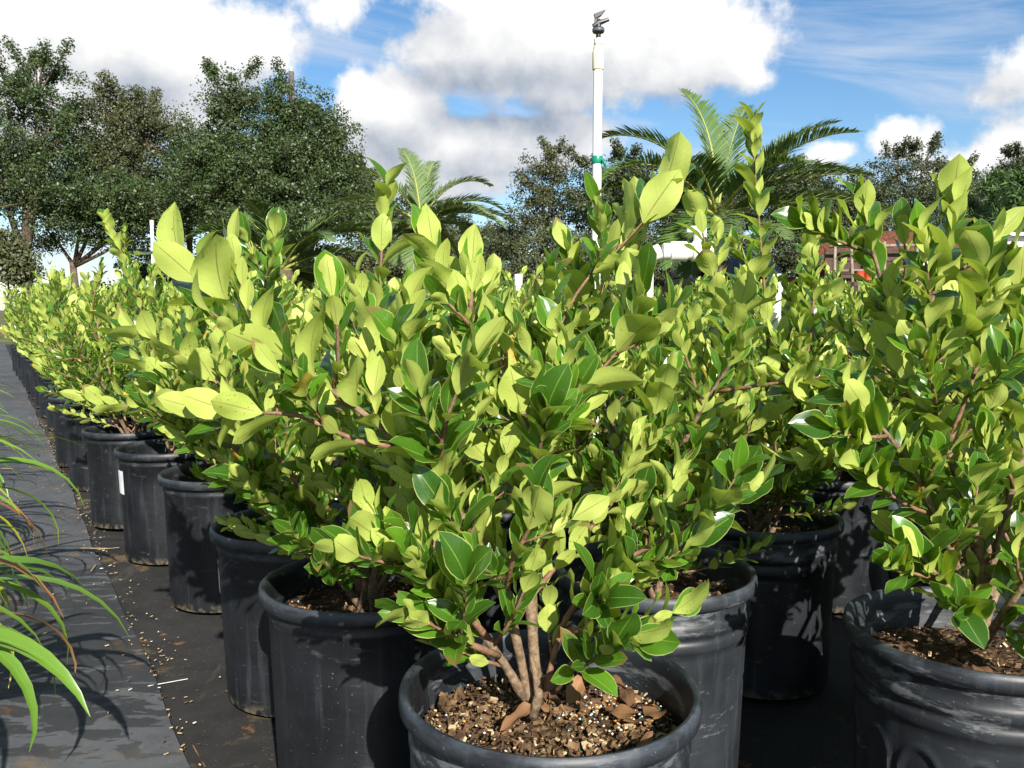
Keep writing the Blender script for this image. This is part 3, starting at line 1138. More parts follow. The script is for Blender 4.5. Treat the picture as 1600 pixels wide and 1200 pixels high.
for i in range(5):
    a, rr = r.uniform(2.5, 5.5), r.uniform(0.04, 0.1)
    o = link('dry_leaf', DRY_MESH[i % 5], root, (rr * math.cos(a), rr * math.sin(a), ZS + 0.014))
    s = r.uniform(0.022, 0.036)
    o.scale = (s, s, s)
    o.rotation_euler = (r.uniform(-.22, .22), r.uniform(-.22, .22), r.uniform(0, 6.28))

# the other shrubs whose leaves can be told apart
ROW_A = [(-0.19, 1.10), (-0.36, 1.40), (-0.64, 1.86), (-0.895, 2.20), (-1.155, 2.55), (-1.49, 3.07), (-1.78, 3.52),
         (-2.08, 4.06), (-2.40, 4.58), (-2.74, 5.12), (-3.05, 5.62), (-3.38, 6.15), (-3.72, 6.68), (-4.05, 7.2), (-4.4, 7.75), (-4.75, 8.3), (-5.1, 8.85)]
ORD = ['second', 'third', 'fourth', 'fifth', 'sixth', 'seventh', 'eighth', 'ninth', 'tenth', 'eleventh', 'twelfth', 'thirteenth',
       'fourteenth', 'fifteenth', 'sixteenth', 'seventeenth', 'eighteenth']


def near_random(x, y, seed, label, kind, h, extra=(), spread=1.0, maxl=260, low=9, bare=0.22):
    bu = Bush(seed)
    for s in extra:
        pts = px_shoot(s, x, y)
        bu.add_main(pts, 0.004, 0.050, 0.25, nside=3, side_len=(0.05, 0.14))
    bu.random_bush(ZS, h, spread, low=low, bare=bare)
    used.append((x, y))
    return near_shrub(x, y, bu, label, kind, seed, 0.0, maxl)


near_random(-0.19, 1.10, 31, 'privet shrub in the second pot of the path row, counted from the front', 'plain', .42,
            [[(560, 930, 1.10), (570, 700, 1.06), (590, 480, 1.05), (600, 340, 1.05), (603, 300, 1.05)],
             [(560, 900, 1.08), (430, 750, 1.0), (340, 600, .98), (260, 540, .98), (220, 520, .98)],
             [(555, 900, 1.08), (480, 780, 1.0), (420, 700, .97), (330, 650, .95), (290, 640, .95)]])
_, pot = near_random(-0.36, 1.40, 32, 'privet shrub in the third pot of the path row, shaded pot with sticker', 'plain', .43,
                     [[(470, 830, 1.40), (440, 600, 1.38), (425, 430, 1.38), (428, 370, 1.38)]], spread=.85, low=1, bare=.34)
sticker(pot, R(193), 0.165, 0.020, 0.075)
near_random(-0.64, 1.86, 33, 'privet shrub in the fourth pot of the path row, counted from the front', 'plain', .47, spread=.85, low=7, bare=.22)
_, pot = near_random(-0.895, 2.20, 34, 'privet shrub in the fifth pot of the path row, with bright white sticker', 'plain', .48, spread=.85, low=7, bare=.22)
sticker(pot, R(222), 0.175, 0.034, 0.060)
near_random(-1.155, 2.55, 35, 'privet shrub in the sixth pot of the path row, one tall tip', 'plain', .50,
            [[(210, 690, 2.55), (225, 560, 2.52), (205, 430, 2.5), (175, 370, 2.5), (166, 345, 2.5)]], spread=.85, low=7, bare=.22)
near_random(0.195, 1.15, 36, 'privet shrub in the dusty pot just behind the front centre pot', 'dusty', .40,
            [[(1020, 900, 1.15), (1080, 700, 1.13), (1130, 560, 1.13), (1170, 440, 1.13)]])
near_random(0.435, 1.46, 37, 'privet shrub with one tall upright shoot reaching up before the large palm', 'worn', .43,
            [[(1190, 800, 1.46), (1200, 560, 1.42), (1190, 400, 1.40), (1180, 270, 1.40), (1176, 200, 1.40)],
             [(1190, 800, 1.46), (1150, 560, 1.35), (1110, 420, 1.32), (1090, 320, 1.32)],
             [(1190, 790, 1.46), (1260, 560, 1.40), (1270, 430, 1.38), (1262, 370, 1.38)]], maxl=290)
near_random(0.70, 1.22, 38, 'privet shrub in a dark pot directly behind the arch moulded pot', 'worn', .42)
near_random(-0.06, 1.58, 39, 'privet shrub behind the second and third pots of the path row, pot hidden', 'plain', .44)
near_random(0.16, 1.90, 41, 'privet shrub in the third row from the path, standing before the tall white riser', 'plain', .43, maxl=230)
near_random(-0.33, 2.02, 42, 'privet shrub behind the fourth pot of the path row, pot hidden by leaves', 'plain', .46, maxl=230)
near_random(0.70, 1.86, 43, 'privet shrub behind the shaded pot, in front of the white pipe valve', 'plain', .42, maxl=230)
near_random(0.98, 1.50, 44, 'privet shrub behind the arch moulded pot at the right edge', 'plain', .44, maxl=230)

# ---------------------------------------------------------------- the rest of the block: whole shrubs, copied
PROTO = []
for i in range(12):
    bu = Bush(100 + i)
    bu.random_bush(ZS, 0.445 + 0.015 * (i % 5), 1.0 if i < 9 else .85, 5, 0.045, *((5, .26) if i < 9 else (7, .22)))
    st = stems_mesh(bu.stems, 6)
    fo = join_leaves('foliage', bu.leaves, LEAF_LO, 'leaf', bu.r)
    PROTO.append((st, fo))


def far_shrub(x, y, i, label, rng, proto=None):
    st, fo = PROTO[i % 9] if proto is None else PROTO[proto]
    h = rng.uniform(0.88, 1.06) * (0.92 + 0.30 * min(1.0, max(0.0, (y - 1.5) / 4.5)))
    root = thing('potted_shrub', (x, y, 0), label, 'shrub', G, rng.uniform(0, 6.28))
    link('pot', get_pot('plain', 50 + i % 3), root)
    link('soil', SOILS[i % 4], root)
    for nm, me in (('stem', st), ('foliage', fo)):
        o = link(nm, me, root)
        o.scale = (1, 1, h)
        o.location.z = ZS * (1 - h)
        tag(o, kind='stuff')
    return root


ROWN = ['first', 'second', 'third', 'fourth', 'fifth', 'sixth', 'seventh', 'eighth', 'ninth', 'tenth', 'eleventh', 'twelfth', 'thirteenth', 'fourteenth', 'fifteenth', 'sixteenth', 'seventeenth']
rng = random.Random(8)
cnt = 0
for k, (x, y) in enumerate(ROW_A):
    if (x, y) in used:
        continue
    far_shrub(x, y, cnt, 'privet shrub in the %s pot from the front of the path row' % ORD[k], rng, 9 + k % 3)
    used.append((x, y))
    cnt += 1
for (x, y, lab) in ((0.63, 2.52, 'privet shrub standing right before the white horizontal pipe'), (0.44, 2.62, 'privet shrub between the tall riser and the white horizontal pipe')):
    far_shrub(x, y, cnt, lab, rng)
    used.append((x, y))
    cnt += 1
dv, nv = Vector((-0.535, 0.845)), Vector((0.845, 0.535))
for row in range(1, 17):
    off = 0.42 + 0.365 * row
    s = -1.2 + (0.25 if row % 2 else 0.0)
    while s < 9.5:
        p = nv * off + dv * s + Vector((rng.uniform(-.04, .04), rng.uniform(-.04, .04)))
        s += 0.50
        if p.y < 0.75 or p.x > p.y * 0.66 + 0.25 or p.x < -p.y * 0.66 - 0.2:
            continue
        lim = 9.2 if row < 4 else (6.2 if row < 8 else 5.0)
        if p.y > lim:
            continue
        if any((p.x - a) ** 2 + (p.y - b_) ** 2 < 0.33 ** 2 for a, b_ in used):
            continue
        # the pipe, riser and their clear spot
        if (p.x - 0.56) ** 2 + (p.y - 3.05) ** 2 < 0.03:
            continue
        used.append((p.x, p.y))
        where = 'nearer end' if p.y < 2.6 else ('middle' if p.y < 4.6 else 'far end')
        lab = 'leafy privet shrub in the %s row from the path, %s of the row' % (ROWN[row], where)
        far_shrub(p.x, p.y, cnt, lab, rng)
        cnt += 1


# ---------------------------------------------------------------- lilies beside the path
def blade(rng, d, length, width, rise, droop):
    """one strap leaf: returns V, F, uv"""
    n, na = 16, 3
    V, UV = [], []
    p = Vector((0, 0, 0))
    el = rise
    side = Vector((-d.y, d.x, 0))
    tw = rng.uniform(-0.6, 0.6)
    yaw = rng.uniform(-0.04, 0.04)
    dd = d.copy()
    for i in range(n):
        t = i / (n - 1)
        hw = width * 0.5 * min(1.0, 0.55 + 2.2 * t) * (1 - t ** 3.2) + 0.0004
        fw = dd * math.cos(el) + UP * math.sin(el)
        nn = (UP * math.cos(el) - dd * math.sin(el))
        sd = (side * math.cos(tw * t) + nn * math.sin(tw * t))
        n2 = (nn * math.cos(tw * t) - side * math.sin(tw * t))
        for j in (-1, 0, 1):
            V.append(tuple(p + sd * (j * hw) + n2 * (abs(j) * hw * 0.32)))
            UV.append((j * 0.5 + 0.5, t, 0))
        p = p + fw * (length / (n - 1))
        el -= droop / (n - 1) * (0.35 + 1.5 * t)
        dd = (Quaternion(UP, yaw) @ dd)
        side = Vector((-dd.y, dd.x, 0))
    F = []
    for i in range(n - 1):
        for j in range(na - 1):
            a = i * na + j
            F.append((a, a + na, a + na + 1, a + 1))
    return np.array(V), np.array(F), np.array(UV)


def lily(x, y, seed, label, nb, aim=None, lw=(0.35, 0.55), wd=(0.010, 0.017), h0=0.17, extra=()):
    rg = random.Random(seed)
    root = thing('potted_lily', (x, y, 0), label, 'lily', 'strap leaved lilies along the path')
    b = MB()
    b.lathe([(0.0, .004), (0.070, .004), (0.072, 0.0), (0.075, .002), (0.083, .145), (0.086, .15), (0.088, .155), (0.088, .17), (0.084, .172), (0.081, .168), (0.074, .02)], 36)
    b.build('pot', 'pot', root)
    b = MB()
    b.lathe([(0.0, .152), (0.04, .151), (0.081, .148)], 28)
    b.build('soil', 'soil', root)
    for i in range(nb):
        a = rg.uniform(0, 6.28)
        if aim is not None and rg.random() < 0.6:
            a = aim + rg.gauss(0, 0.5)
        d = Vector((math.cos(a), math.sin(a), 0))
        L, W = rg.uniform(*lw), rg.uniform(*wd)
        V, F, U = blade(rg, d, L, W, rg.uniform(0.75, 1.45), rg.uniform(1.5, 3.0))
        q = rg.random()
        me = big_mesh('blade', V, F, U, 'lily' if q < 0.88 else ('lily_yellow' if q < 0.975 else 'lily_dry'))
        link('blade', me, root, (rg.uniform(-.03, .03), rg.uniform(-.03, .03), 0.15))
    for (a, L, W, rise, droop, mt) in extra:
        V, F, U = blade(rg, Vector((math.cos(a), math.sin(a), 0)), L, W, rise, droop)
        link('blade', big_mesh('blade', V, F, U, mt), root, (rg.uniform(-.02, .02), rg.uniform(-.02, .02), 0.15))
    return root


lily(-0.87, 0.97, 1, 'strap leaved lily with broad blades and one dry orange blade, nearest on the path edge', 30, R(10), (0.35, 0.48), (0.016, 0.027), extra=[
    (R(8), 0.44, 0.034, 0.75, 1.9, 'lily'), (R(22), 0.40, 0.022, 0.80, 2.6, 'lily_dry'), (R(40), 0.46, 0.03, 0.95, 2.3, 'lily'), (R(28), 0.46, 0.03, 0.9, 2.1, 'lily')])
lily(-1.26, 1.56, 2, 'strap leaved lily arching over wet grey matting, second along the path edge', 46, R(0), (0.36, 0.54), (0.013, 0.022), extra=[
    (R(-12), 0.52, 0.022, 1.0, 2.4, 'lily'), (R(-30), 0.5, 0.026, 1.0, 2.5, 'lily')])
lily(-1.60, 2.08, 3, 'strap leaved lily with yellowing tips, third along the path edge', 40, R(-10), (0.34, 0.54), (0.012, 0.020), extra=[
    (R(-5), 0.5, 0.02, 1.0, 2.2, 'lily_yellow'), (R(-25), 0.5, 0.018, 1.1, 2.2, 'lily_yellow')])
lily(-2.02, 2.72, 4, 'slender strap leaved lily, fourth along the path edge', 20, R(-10), (0.34, 0.54), (0.011, 0.018))
lily(-2.46, 3.45, 5, 'small strap leaved lily at the far left of the path', 18, R(-10), (0.34, 0.54), (0.011, 0.018))

# litter on the matting
b = MB()
rg = random.Random(12)
for i in range(900):
    y = rg.uniform(0.9, 5.0)
    x = seam_x(y) + (rg.gauss(0.15, 0.22) if i % 2 else rg.gauss(0.012, 0.02))
    L = rg.uniform(0.0015, 0.008) if rg.random() < 0.975 else rg.uniform(0.03, 0.09)
    a = rg.uniform(0, 6.28)
    w = rg.uniform(0.0004, 0.0011)
    z = 0.009 if x < seam_x(y) else 0.0
    m = Matrix.Translation((x, y, z + 0.001)) @ Matrix.Rotation(a, 4, 'Z') @ Matrix.Rotation(rg.uniform(-.15, .15), 4, 'Y')
    b.box((-L / 2, -w, -w * .5), (L / 2, w, w * .5), rg.choices((0, 1, 2), (5, 3, 1))[0], m)
tag(b.build('litter', ['straw', 'chip', 'prill_white'], None, False), 'straw bits, chips and pellets scattered on the matting', 'litter', kind='stuff')


# ---------------------------------------------------------------- irrigation
def lathe_part(name, prof, mat, parent, loc=(0, 0, 0), n=20):
    b = MB()
    b.lathe(prof, n, close=True)
    o = b.build(name, mat, parent, True, loc)
    return smooth_by_angle(o, 40)


rb = at(930, 470, 2.5)
rt = at(934, 80, 2.5)
root = thing('sprinkler_riser', (rb.x, rb.y, 0), 'tall white pipe riser topped by a black sprinkler head, green tape tied round it', 'sprinkler')
lean = (rt.x - rb.x) / (rt.z - rb.z)
root.rotation_euler = (0, lean, 0)
H = rt.z
lathe_part('pipe', [(0.0133, 0.0), (0.0133, H)], 'pvc', root)
lathe_part('coupling', [(0.0160, H - 0.052), (0.0166, H - 0.050), (0.0166, H - 0.004), (0.0155, H), (0.0142, H + 0.002), (0.0142, H + 0.010)], 'pvc_aged', root)
lathe_part('threaded_adapter', [(0.0120, H + 0.008), (0.0120, H + 0.014), (0.0100, H + 0.016), (0.0125, H + 0.019), (0.0125, H + 0.024), (0.0118, H + 0.026), (0.0125, H + 0.028), (0.0120, H + 0.034), (0.010, H + 0.035)], 'pvc_aged', root)
hd = lathe_part('sprinkler_head', [(0.0085, H + 0.032), (0.0085, H + 0.052), (0.0105, H + 0.054), (0.0195, H + 0.056), (0.0205, H + 0.059), (0.0205, H + 0.069), (0.0185, H + 0.072), (0.010, H + 0.074), (0.0075, H + 0.10), (0.006, H + 0.102)], 'sprinkler', root)
b = MB()
b.tube([(-0.018, 0, H + 0.077), (0.0, 0, H + 0.088), (0.036, 0, H + 0.101)], [0.0085, 0.0095, 0.0065], 10)
smooth_by_angle(b.build('nozzle', 'sprinkler', hd))
b = MB()
m = Matrix.Translation((0.002, 0, H + 0.118)) @ Matrix.Rotation(R(-14), 4, 'Y')
b.add([m @ Vector(p) for p in ((-0.016, -.009, -.012), (-.016, .009, -.012), (-.018, .009, .004), (-.018, -.009, .004),
                               (0.006, -.009, -.006), (.006, .009, -.006), (.024, .009, .008), (.024, -.009, .008))],
      [(0, 1, 2, 3), (4, 7, 6, 5), (0, 3, 7, 4), (1, 5, 6, 2), (3, 2, 6, 7), (0, 4, 5, 1)])
b.box((-0.014, -.006, H + .082), (-.006, .006, H + .112))
b.build('deflector_arm', 'sprinkler', hd, False)
lathe_part('collar', [(0.018, H + 0.0575), (0.0215, H + 0.060), (0.0215, H + 0.068), (0.018, H + 0.0705)], 'sprinkler_grey', hd)
hd.scale = (0.82, 0.82, 0.82)
hd.location.z = 0.18 * (H + 0.032)
gz = at(933, 250, 2.5).z
tp = MB()
tp.lathe([(0.0150, gz - 0.011), (0.0162, gz - 0.009), (0.0158, gz), (0.0163, gz + 0.009), (0.0150, gz + 0.011)], 18)
tp.tube([(0.012, -0.014, gz - 0.002), (0.020, -0.018, gz - 0.010), (0.022, -0.019, gz - 0.024)], [0.003, 0.006, 0.003], 6)
tp.build('green_tape', 'tape', root)

# a second riser further off and a capped stub
p = at(237, 345, 7.0)
root = thing('water_riser', (p.x, p.y, 0), 'thin white pipe riser far off in front of the oak trees', 'pipe')
lathe_part('pipe', [(0.0135, 0), (0.0135, p.z)], 'pvc', root, n=12)
lathe_part('cap', [(0.016, p.z - 0.04), (0.0165, p.z - 0.03), (0.0165, p.z + 0.004), (0.008, p.z + 0.006)], 'pvc_aged', root, n=12)
p = at(810, 428, 3.6)
root = thing('pipe_stub', (p.x, p.y, 0), 'short white capped pipe just showing over the leaves by the tall riser', 'pipe')
lathe_part('pipe', [(0.0135, 0), (0.0135, p.z - .02)], 'pvc', root, n=12)
lathe_part('cap', [(0.017, p.z - 0.05), (0.0175, p.z - 0.04), (0.0175, p.z - .002), (0.009, p.z)], 'pvc', root, n=12)
p = at(1214, 428, 2.9)
root = thing('pipe_stub', (p.x, p.y, 0), 'short white pipe end half hidden in leaves below the dark car', 'pipe')
lathe_part('pipe', [(0.0165, 0), (0.0165, p.z - .03)], 'pvc', root, n=16)
lathe_part('cap', [(0.020, p.z - 0.06), (0.021, p.z - 0.05), (0.021, p.z - .004), (0.014, p.z)], 'pvc', root, n=16)

# horizontal main with valve
Y0 = 2.95
a, c = at(1036, 395, Y0), at(1094, 392, Y0)
root = thing('water_main', (c.x, c.y, 0), 'thick white horizontal pipe with a grey valve handle above the shrubs', 'pipe')
loc = lambda q: (q.x - c.x, q.y - c.y, q.z)
e = at(1108, 391, Y0)
ax, cx_, ex = loc(a), loc(c), loc(e)
zc = (ax[2] + ex[2]) / 2
b = MB(); b.tube([(ax[0], 0, zc), (ex[0], 0, zc)], 0.0285, 20); smooth_by_angle(b.build('pipe', 'pvc', root))
b = MB(); b.tube([(ex[0] - 0.03, 0, zc), (ex[0] - 0.027, 0, zc), (ex[0] + 0.012, 0, zc), (ex[0] + 0.02, 0, zc)], [0.029, 0.0335, 0.0335, 0.024], 20); smooth_by_angle(b.build('end_cap', 'pvc', root))
b = MB(); b.tube([(ax[0] - 0.01, 0, zc), (ax[0] - 0.05, 0, zc - 0.015), (ax[0] - 0.06, 0, zc - 0.06), (ax[0] - 0.06, 0, 0.0)], 0.0285, 20); smooth_by_angle(b.build('downpipe', 'pvc', root))
for xx in (-0.075, 0.0):
    b = MB(); b.tube([(xx - 0.03, 0, zc), (xx - 0.027, 0, zc), (xx + 0.027, 0, zc), (xx + 0.03, 0, zc)], [0.029, 0.0345, 0.0345, 0.029], 20); smooth_by_angle(b.build('coupling', 'pvc', root))
vz = at(1095, 375, Y0).z
b = MB(); b.lathe([(0.020, zc), (0.020, vz - 0.01), (0.024, vz - 0.008), (0.024, vz + 0.02)], 18, close=True); smooth_by_angle(b.build('valve_body', 'pvc', root))
b = MB()
b.lathe([(0.016, vz + 0.018), (0.021, vz + 0.021), (0.021, vz + 0.046), (0.019, vz + 0.050)], 18, close=True)
b.box((-0.047, -0.011, vz + 0.026), (0.0, 0.011, vz + 0.047))
smooth_by_angle(b.build('valve_handle', 'pvc_grey', root))
# a pipe leaning among the pots
q0, q1 = at(1318, 640, 1.95), at(1376, 770, 1.85)
root = thing('loose_pipe', (q1.x, q1.y, 0), 'white plastic pipe leaning among the pots left of the arch moulded pot shrub', 'pipe')
b = MB(); d_ = (q1 - q0); q2 = q1 + d_ * ((0.01 - q1.z) / d_.z)
b.tube([loc2 - Vector((q1.x, q1.y, 0)) for loc2 in (q0, q1, q2)], 0.021, 16)
smooth_by_angle(b.build('pipe', 'pvc', root))


# ---------------------------------------------------------------- trees
QF = np.array([[0, 1, 2, 3]])


def leaf_cloud(rs, centers, radii, per, size, flat=0.8, aspect=0.5, outward=None):
    """leaf quads scattered in puffs; centers (n,3); outward: point the crown's leaves turn away from"""
    C = np.repeat(np.asarray(centers), per, axis=0)
    Rr = np.repeat(np.asarray(radii), per)[:, None]
    n = len(C)
    off = rs.normal(0, 1, (n, 3))
    off /= np.linalg.norm(off, axis=1)[:, None]
    off *= (rs.random(n) ** 0.45)[:, None]
    P = C + off * Rr * np.array([1.0, 1.0, flat])
    nn = off * 1.1 + rs.normal(0, 0.55, (n, 3))
    nn[:, 2] += 0.35
    if outward is None:
        nn = rs.normal(0, 1, (n, 3))
    d = rs.normal(0, 1, (n, 3))
    s = np.cross(d, nn)
    s /= np.linalg.norm(s, axis=1)[:, None]
    d = np.cross(nn, s)
    d /= np.linalg.norm(d, axis=1)[:, None]
    L = (size * rs.uniform(0.6, 1.3, n))[:, None]
    V = np.stack([P, P + d * L * 0.5 + s * L * aspect * 0.5, P + d * L, P + d * L * 0.5 - s * L * aspect * 0.5], axis=1).reshape(-1, 3)
    F = np.arange(n * 4).reshape(-1, 4)
    uv = np.zeros((n * 4, 3))
    uv[:, 0] = np.tile([0.5, 1.0, 0.5, 0.0], n)
    uv[:, 1] = np.tile([0, 0.5, 1, 0.5], n)
    uv[:, 2] = np.repeat(rs.random(n), 4)
    return V, F, uv


def tree(x, y, lobes, mat, label, seed, trunk_r=0.16, puffs=260, per=70, puff_r=0.46, size=0.105, name='oak_tree', fork=None, group='trees behind the nursery', wisps=0, inner=0.06):
    """lobes: (dx, dy, z, rx, rz) ellipsoids that make the crown"""
    rs = np.random.RandomState(seed)
    rg = random.Random(seed)
    root = thing(name, (x, y, -0.02), label, 'tree', group)
    cs, rr = [], []
    tot = sum((1.16 * l[3]) ** 2 * 1.12 * l[4] for l in lobes)
    for (dx, dy, z, rx_, rz_) in lobes:
        rx_, rz_ = rx_ * 1.14, rz_ * 1.0
        k = max(20, int(1.9 * puffs * rx_ ** 2 * rz_ / tot))
        for i in range(k):
            v = rs.normal(0, 1, 3)
            v /= np.linalg.norm(v)
            q = rs.uniform(inner, 1.0) ** 0.5
            q *= 0.82 + 0.36 * (mnoise.noise(Vector(v.tolist()) * 2.6 + Vector((seed, dx, z))) + 0.2)
            cs.append((dx + v[0] * rx_ * q, dy + v[1] * rx_ * q, z + v[2] * rz_ * q))
            rr.append(puff_r * rs.uniform(0.5, 1.25))
    twigs = MB()
    for i in range(wisps):
        l = lobes[-1 - (i % min(3, len(lobes)))]
        a = rs.uniform(0, 6.28)
        p0 = Vector((l[0] + math.cos(a) * l[3] * 0.4, l[1] + math.sin(a) * l[3] * 0.4, l[2] + l[4] * 0.6))
        p1 = p0 + Vector((math.cos(a) * rs.uniform(.1, .7), math.sin(a) * 0.4, rs.uniform(0.35, 0.85)))
        twigs.tube([p0, p0.lerp(p1, .5) + Vector((rs.normal(0, .08), 0, 0)), p1], [0.03, 0.02, 0.008], 4)
        for t in np.linspace(0.25, 1, 5):
            q = p0.lerp(p1, t)
            cs.append((q.x, q.y, q.z)); rr.append(puff_r * 0.6)
    V, F, U = leaf_cloud(rs, cs, rr, per, size, 0.75, 0.55, (0, 0, 0))
    link('crown', big_mesh('crown', V, F, U, mat), root)
    b = MB()
    fz = fork or min(l[2] - l[4] * 0.7 for l in lobes)
    fz = max(0.6, fz)
    b.tube([(0, 0, 0), (0.03, 0, fz * 0.4), (rg.uniform(-.1, .1), 0, fz)], [trunk_r * 1.35, trunk_r, trunk_r * 0.85], 10)
    for (dx, dy, z, rx_, rz_) in lobes:
        m = Vector((dx * 0.45, dy * 0.45, fz + (z - fz) * 0.45))
        b.tube([(0, 0, fz - 0.15), m, (dx, dy, z + rz_ * 0.5)], [trunk_r * 0.62, trunk_r * 0.4, 0.02], 7)
    for i in range(0, len(cs), 7):
        l = min(lobes, key=lambda l: (l[0] - cs[i][0]) ** 2 + (l[1] - cs[i][1]) ** 2 + (l[2] - cs[i][2]) ** 2)
        b.tube([(l[0] * .8, l[1] * .8, l[2] - l[4] * .3), cs[i]], [0.045, 0.012], 4, cap=False)
    if twigs.v:
        b.add(twigs.v, twigs.f)
    b.build('trunk', 'tree_bark', root)
    return root


def px_tree(px, Y, lob, mat, label, seed, **kw):
    """lobes given as (px, py, rx, ry, depth offset) at depth Y"""
    base = at(px, 500, Y)
    s = Y / FPX
    L = []
    for (lx, ly, rx_, ry_, dd) in lob:
        p = at(lx, ly, Y)
        L.append((p.x - base.x, dd, p.z, rx_ * s, ry_ * s))
    return tree(base.x, Y, L, mat, label, seed, **kw)


T = 30.0
px_tree(45, T, [(40, 290, 105, 85, 0), (-30, 250, 100, 95, .5), (75, 215, 80, 70, 0), (30, 160, 75, 55, .3), (65, 135, 58, 50, 0)], 'oak_leaf',
        'leftmost oak with a forked trunk and a thin feathery top', 1, puffs=330, wisps=16, fork=2.6, trunk_r=0.22)
px_tree(200, T + 2.5, [(200, 270, 95, 85, 0), (150, 230, 75, 60, .4), (240, 215, 70, 55, -.4), (205, 180, 80, 35, 0)], 'olive_leaf',
        'brownish round topped tree between the leftmost oak and the tallest oaks', 2, puffs=330, wisps=14, fork=3.0)
px_tree(120, T + 1.0, [(130, 330, 75, 50, 0), (180, 315, 85, 50, -.5), (250, 330, 70, 45, -.5), (75, 372, 42, 24, .3), (165, 378, 40, 22, .2), (215, 380, 40, 26, -.2)], 'oak_leaf',
        'low spreading dark oak under the brownish tree', 3, puffs=300, fork=2.4, trunk_r=0.14)
px_tree(365, T, [(370, 290, 105, 75, 0), (335, 235, 60, 60, 0), (395, 215, 70, 75, .3), (362, 150, 55, 45, 0)], 'oak_leaf',
        'tall dark oak with a pointed top, left of the utility pole', 4, puffs=420, wisps=8, fork=2.5, trunk_r=0.2)
px_tree(480, T + .8, [(475, 290, 100, 75, 0), (455, 215, 50, 70, 0), (500, 215, 62, 60, .3), (465, 165, 45, 40, 0), (530, 255, 40, 45, 0)], 'oak_leaf',
        'dark oak standing in front of the utility pole', 5, puffs=420, wisps=6, fork=2.4, trunk_r=0.2)
px_tree(300, T + 3, [(290, 320, 90, 55, 0), (300, 270, 60, 60, 0)], 'oak_leaf', 'shaded oak filling the gap left of the tallest oaks', 6, puffs=240, fork=2.6)
px_tree(420, T - 1, [(420, 345, 90, 30, 0), (520, 340, 60, 32, .3)], 'oak_leaf', 'low dark oak bush below the tallest oaks', 7, puffs=190, fork=1.0, trunk_r=0.1)
px_tree(15, T - 6, [(12, 400, 26, 45, 0), (30, 420, 22, 30, 0)], 'olive_leaf', 'small pale scrubby tree at the far left edge', 8, puffs=60, fork=0.8, trunk_r=0.06, size=.12)

F_ = 44.0
ORDS = 'first second third fourth fifth sixth seventh eighth ninth tenth eleventh twelfth'.split()
SCRUB = ['low scrub tree on the horizon, %s to the right of the small palm' % o for o in ORDS] + ['low scrub tree on the horizon under the oaks, %s from the left' % o for o in ORDS[:5]]
for i, (bx, by) in enumerate(((620, 400), (700, 405), (780, 395), (870, 390), (950, 385), (1030, 390), (1120, 385), (1210, 390), (1300, 385), (1400, 370), (1500, 360), (1580, 360), (250, 425), (330, 415), (410, 420), (490, 415), (560, 410))):
    px_tree(bx, 36 + (i % 3) * 2, [(bx, by, 62, 40, 0), (bx + 25, by + 40, 60, 45, .4), (bx - 25, by + 45, 60, 45, -.3)], 'far_leaf' if i % 3 else 'olive_leaf',
            SCRUB[i], 60 + i, puffs=120, name='scrub_tree', fork=0.5, trunk_r=0.08, size=.14, group='scrub belt on the horizon')
px_tree(850, F_, [(850, 330, 55, 60, 0), (845, 280, 40, 45, 0), (870, 260, 25, 30, 0)], 'olive_leaf', 'pale airy tree left of the tall white riser', 20, puffs=150, per=40, wisps=10, name='airy_tree', size=.14)
px_tree(960, F_ - 2, [(960, 320, 75, 60, 0), (930, 290, 45, 50, 0), (985, 275, 40, 45, 0), (1010, 290, 40, 45, 0)], 'far_leaf', 'dark leafy tree behind the tall white riser', 21, puffs=260, wisps=8, name='leafy_tree', size=.14)
px_tree(1080, F_ + 2, [(1080, 330, 90, 60, 0), (1060, 290, 50, 40, 0), (1130, 300, 50, 45, 0)], 'far_leaf', 'dark tree directly behind the large palm', 22, puffs=280, wisps=6, name='leafy_tree', size=.14)
px_tree(1235, F_, [(1235, 330, 80, 65, 0), (1225, 285, 50, 42, 0), (1275, 310, 45, 55, 0)], 'far_leaf', 'grey green tree right of the large palm', 23, puffs=290, wisps=8, name='leafy_tree', size=.14)
px_tree(1320, F_ - 3, [(1320, 350, 65, 50, 0), (1345, 310, 45, 42, 0), (1290, 340, 40, 40, 0)], 'far_leaf', 'dense dark tree above the timber mulch bay', 24, puffs=260, name='leafy_tree', size=.14)
px_tree(1430, F_ + 3, [(1430, 310, 75, 50, 0), (1395, 265, 35, 30, 0), (1440, 255, 32, 32, 0), (1490, 290, 45, 40, 0)], 'far_leaf', 'airy topped tree behind the right shrub', 25, puffs=240, per=40, wisps=18, name='airy_tree', size=.14)
px_tree(1530, F_ + 5, [(1530, 310, 60, 45, 0), (1600, 290, 60, 45, 0), (1600, 262, 40, 30, 0)], 'far_leaf', 'dull green tree at the far right horizon', 26, puffs=200, wisps=10, name='leafy_tree', size=.14)
px_tree(600, F_, [(600, 340, 70, 50, 0), (555, 320, 50, 60, 0), (575, 290, 25, 30, 0)], 'far_leaf', 'grey tree between the oaks and the small palm', 27, puffs=210, wisps=6, name='leafy_tree', size=.14)
px_tree(740, F_ + 4, [(740, 380, 80, 35, 0), (690, 370, 60, 40, 0), (790, 370, 60, 40, 0)], 'olive_leaf', 'low hazy tree in the gap right of the small palm', 28, puffs=200, name='leafy_tree', size=.14)


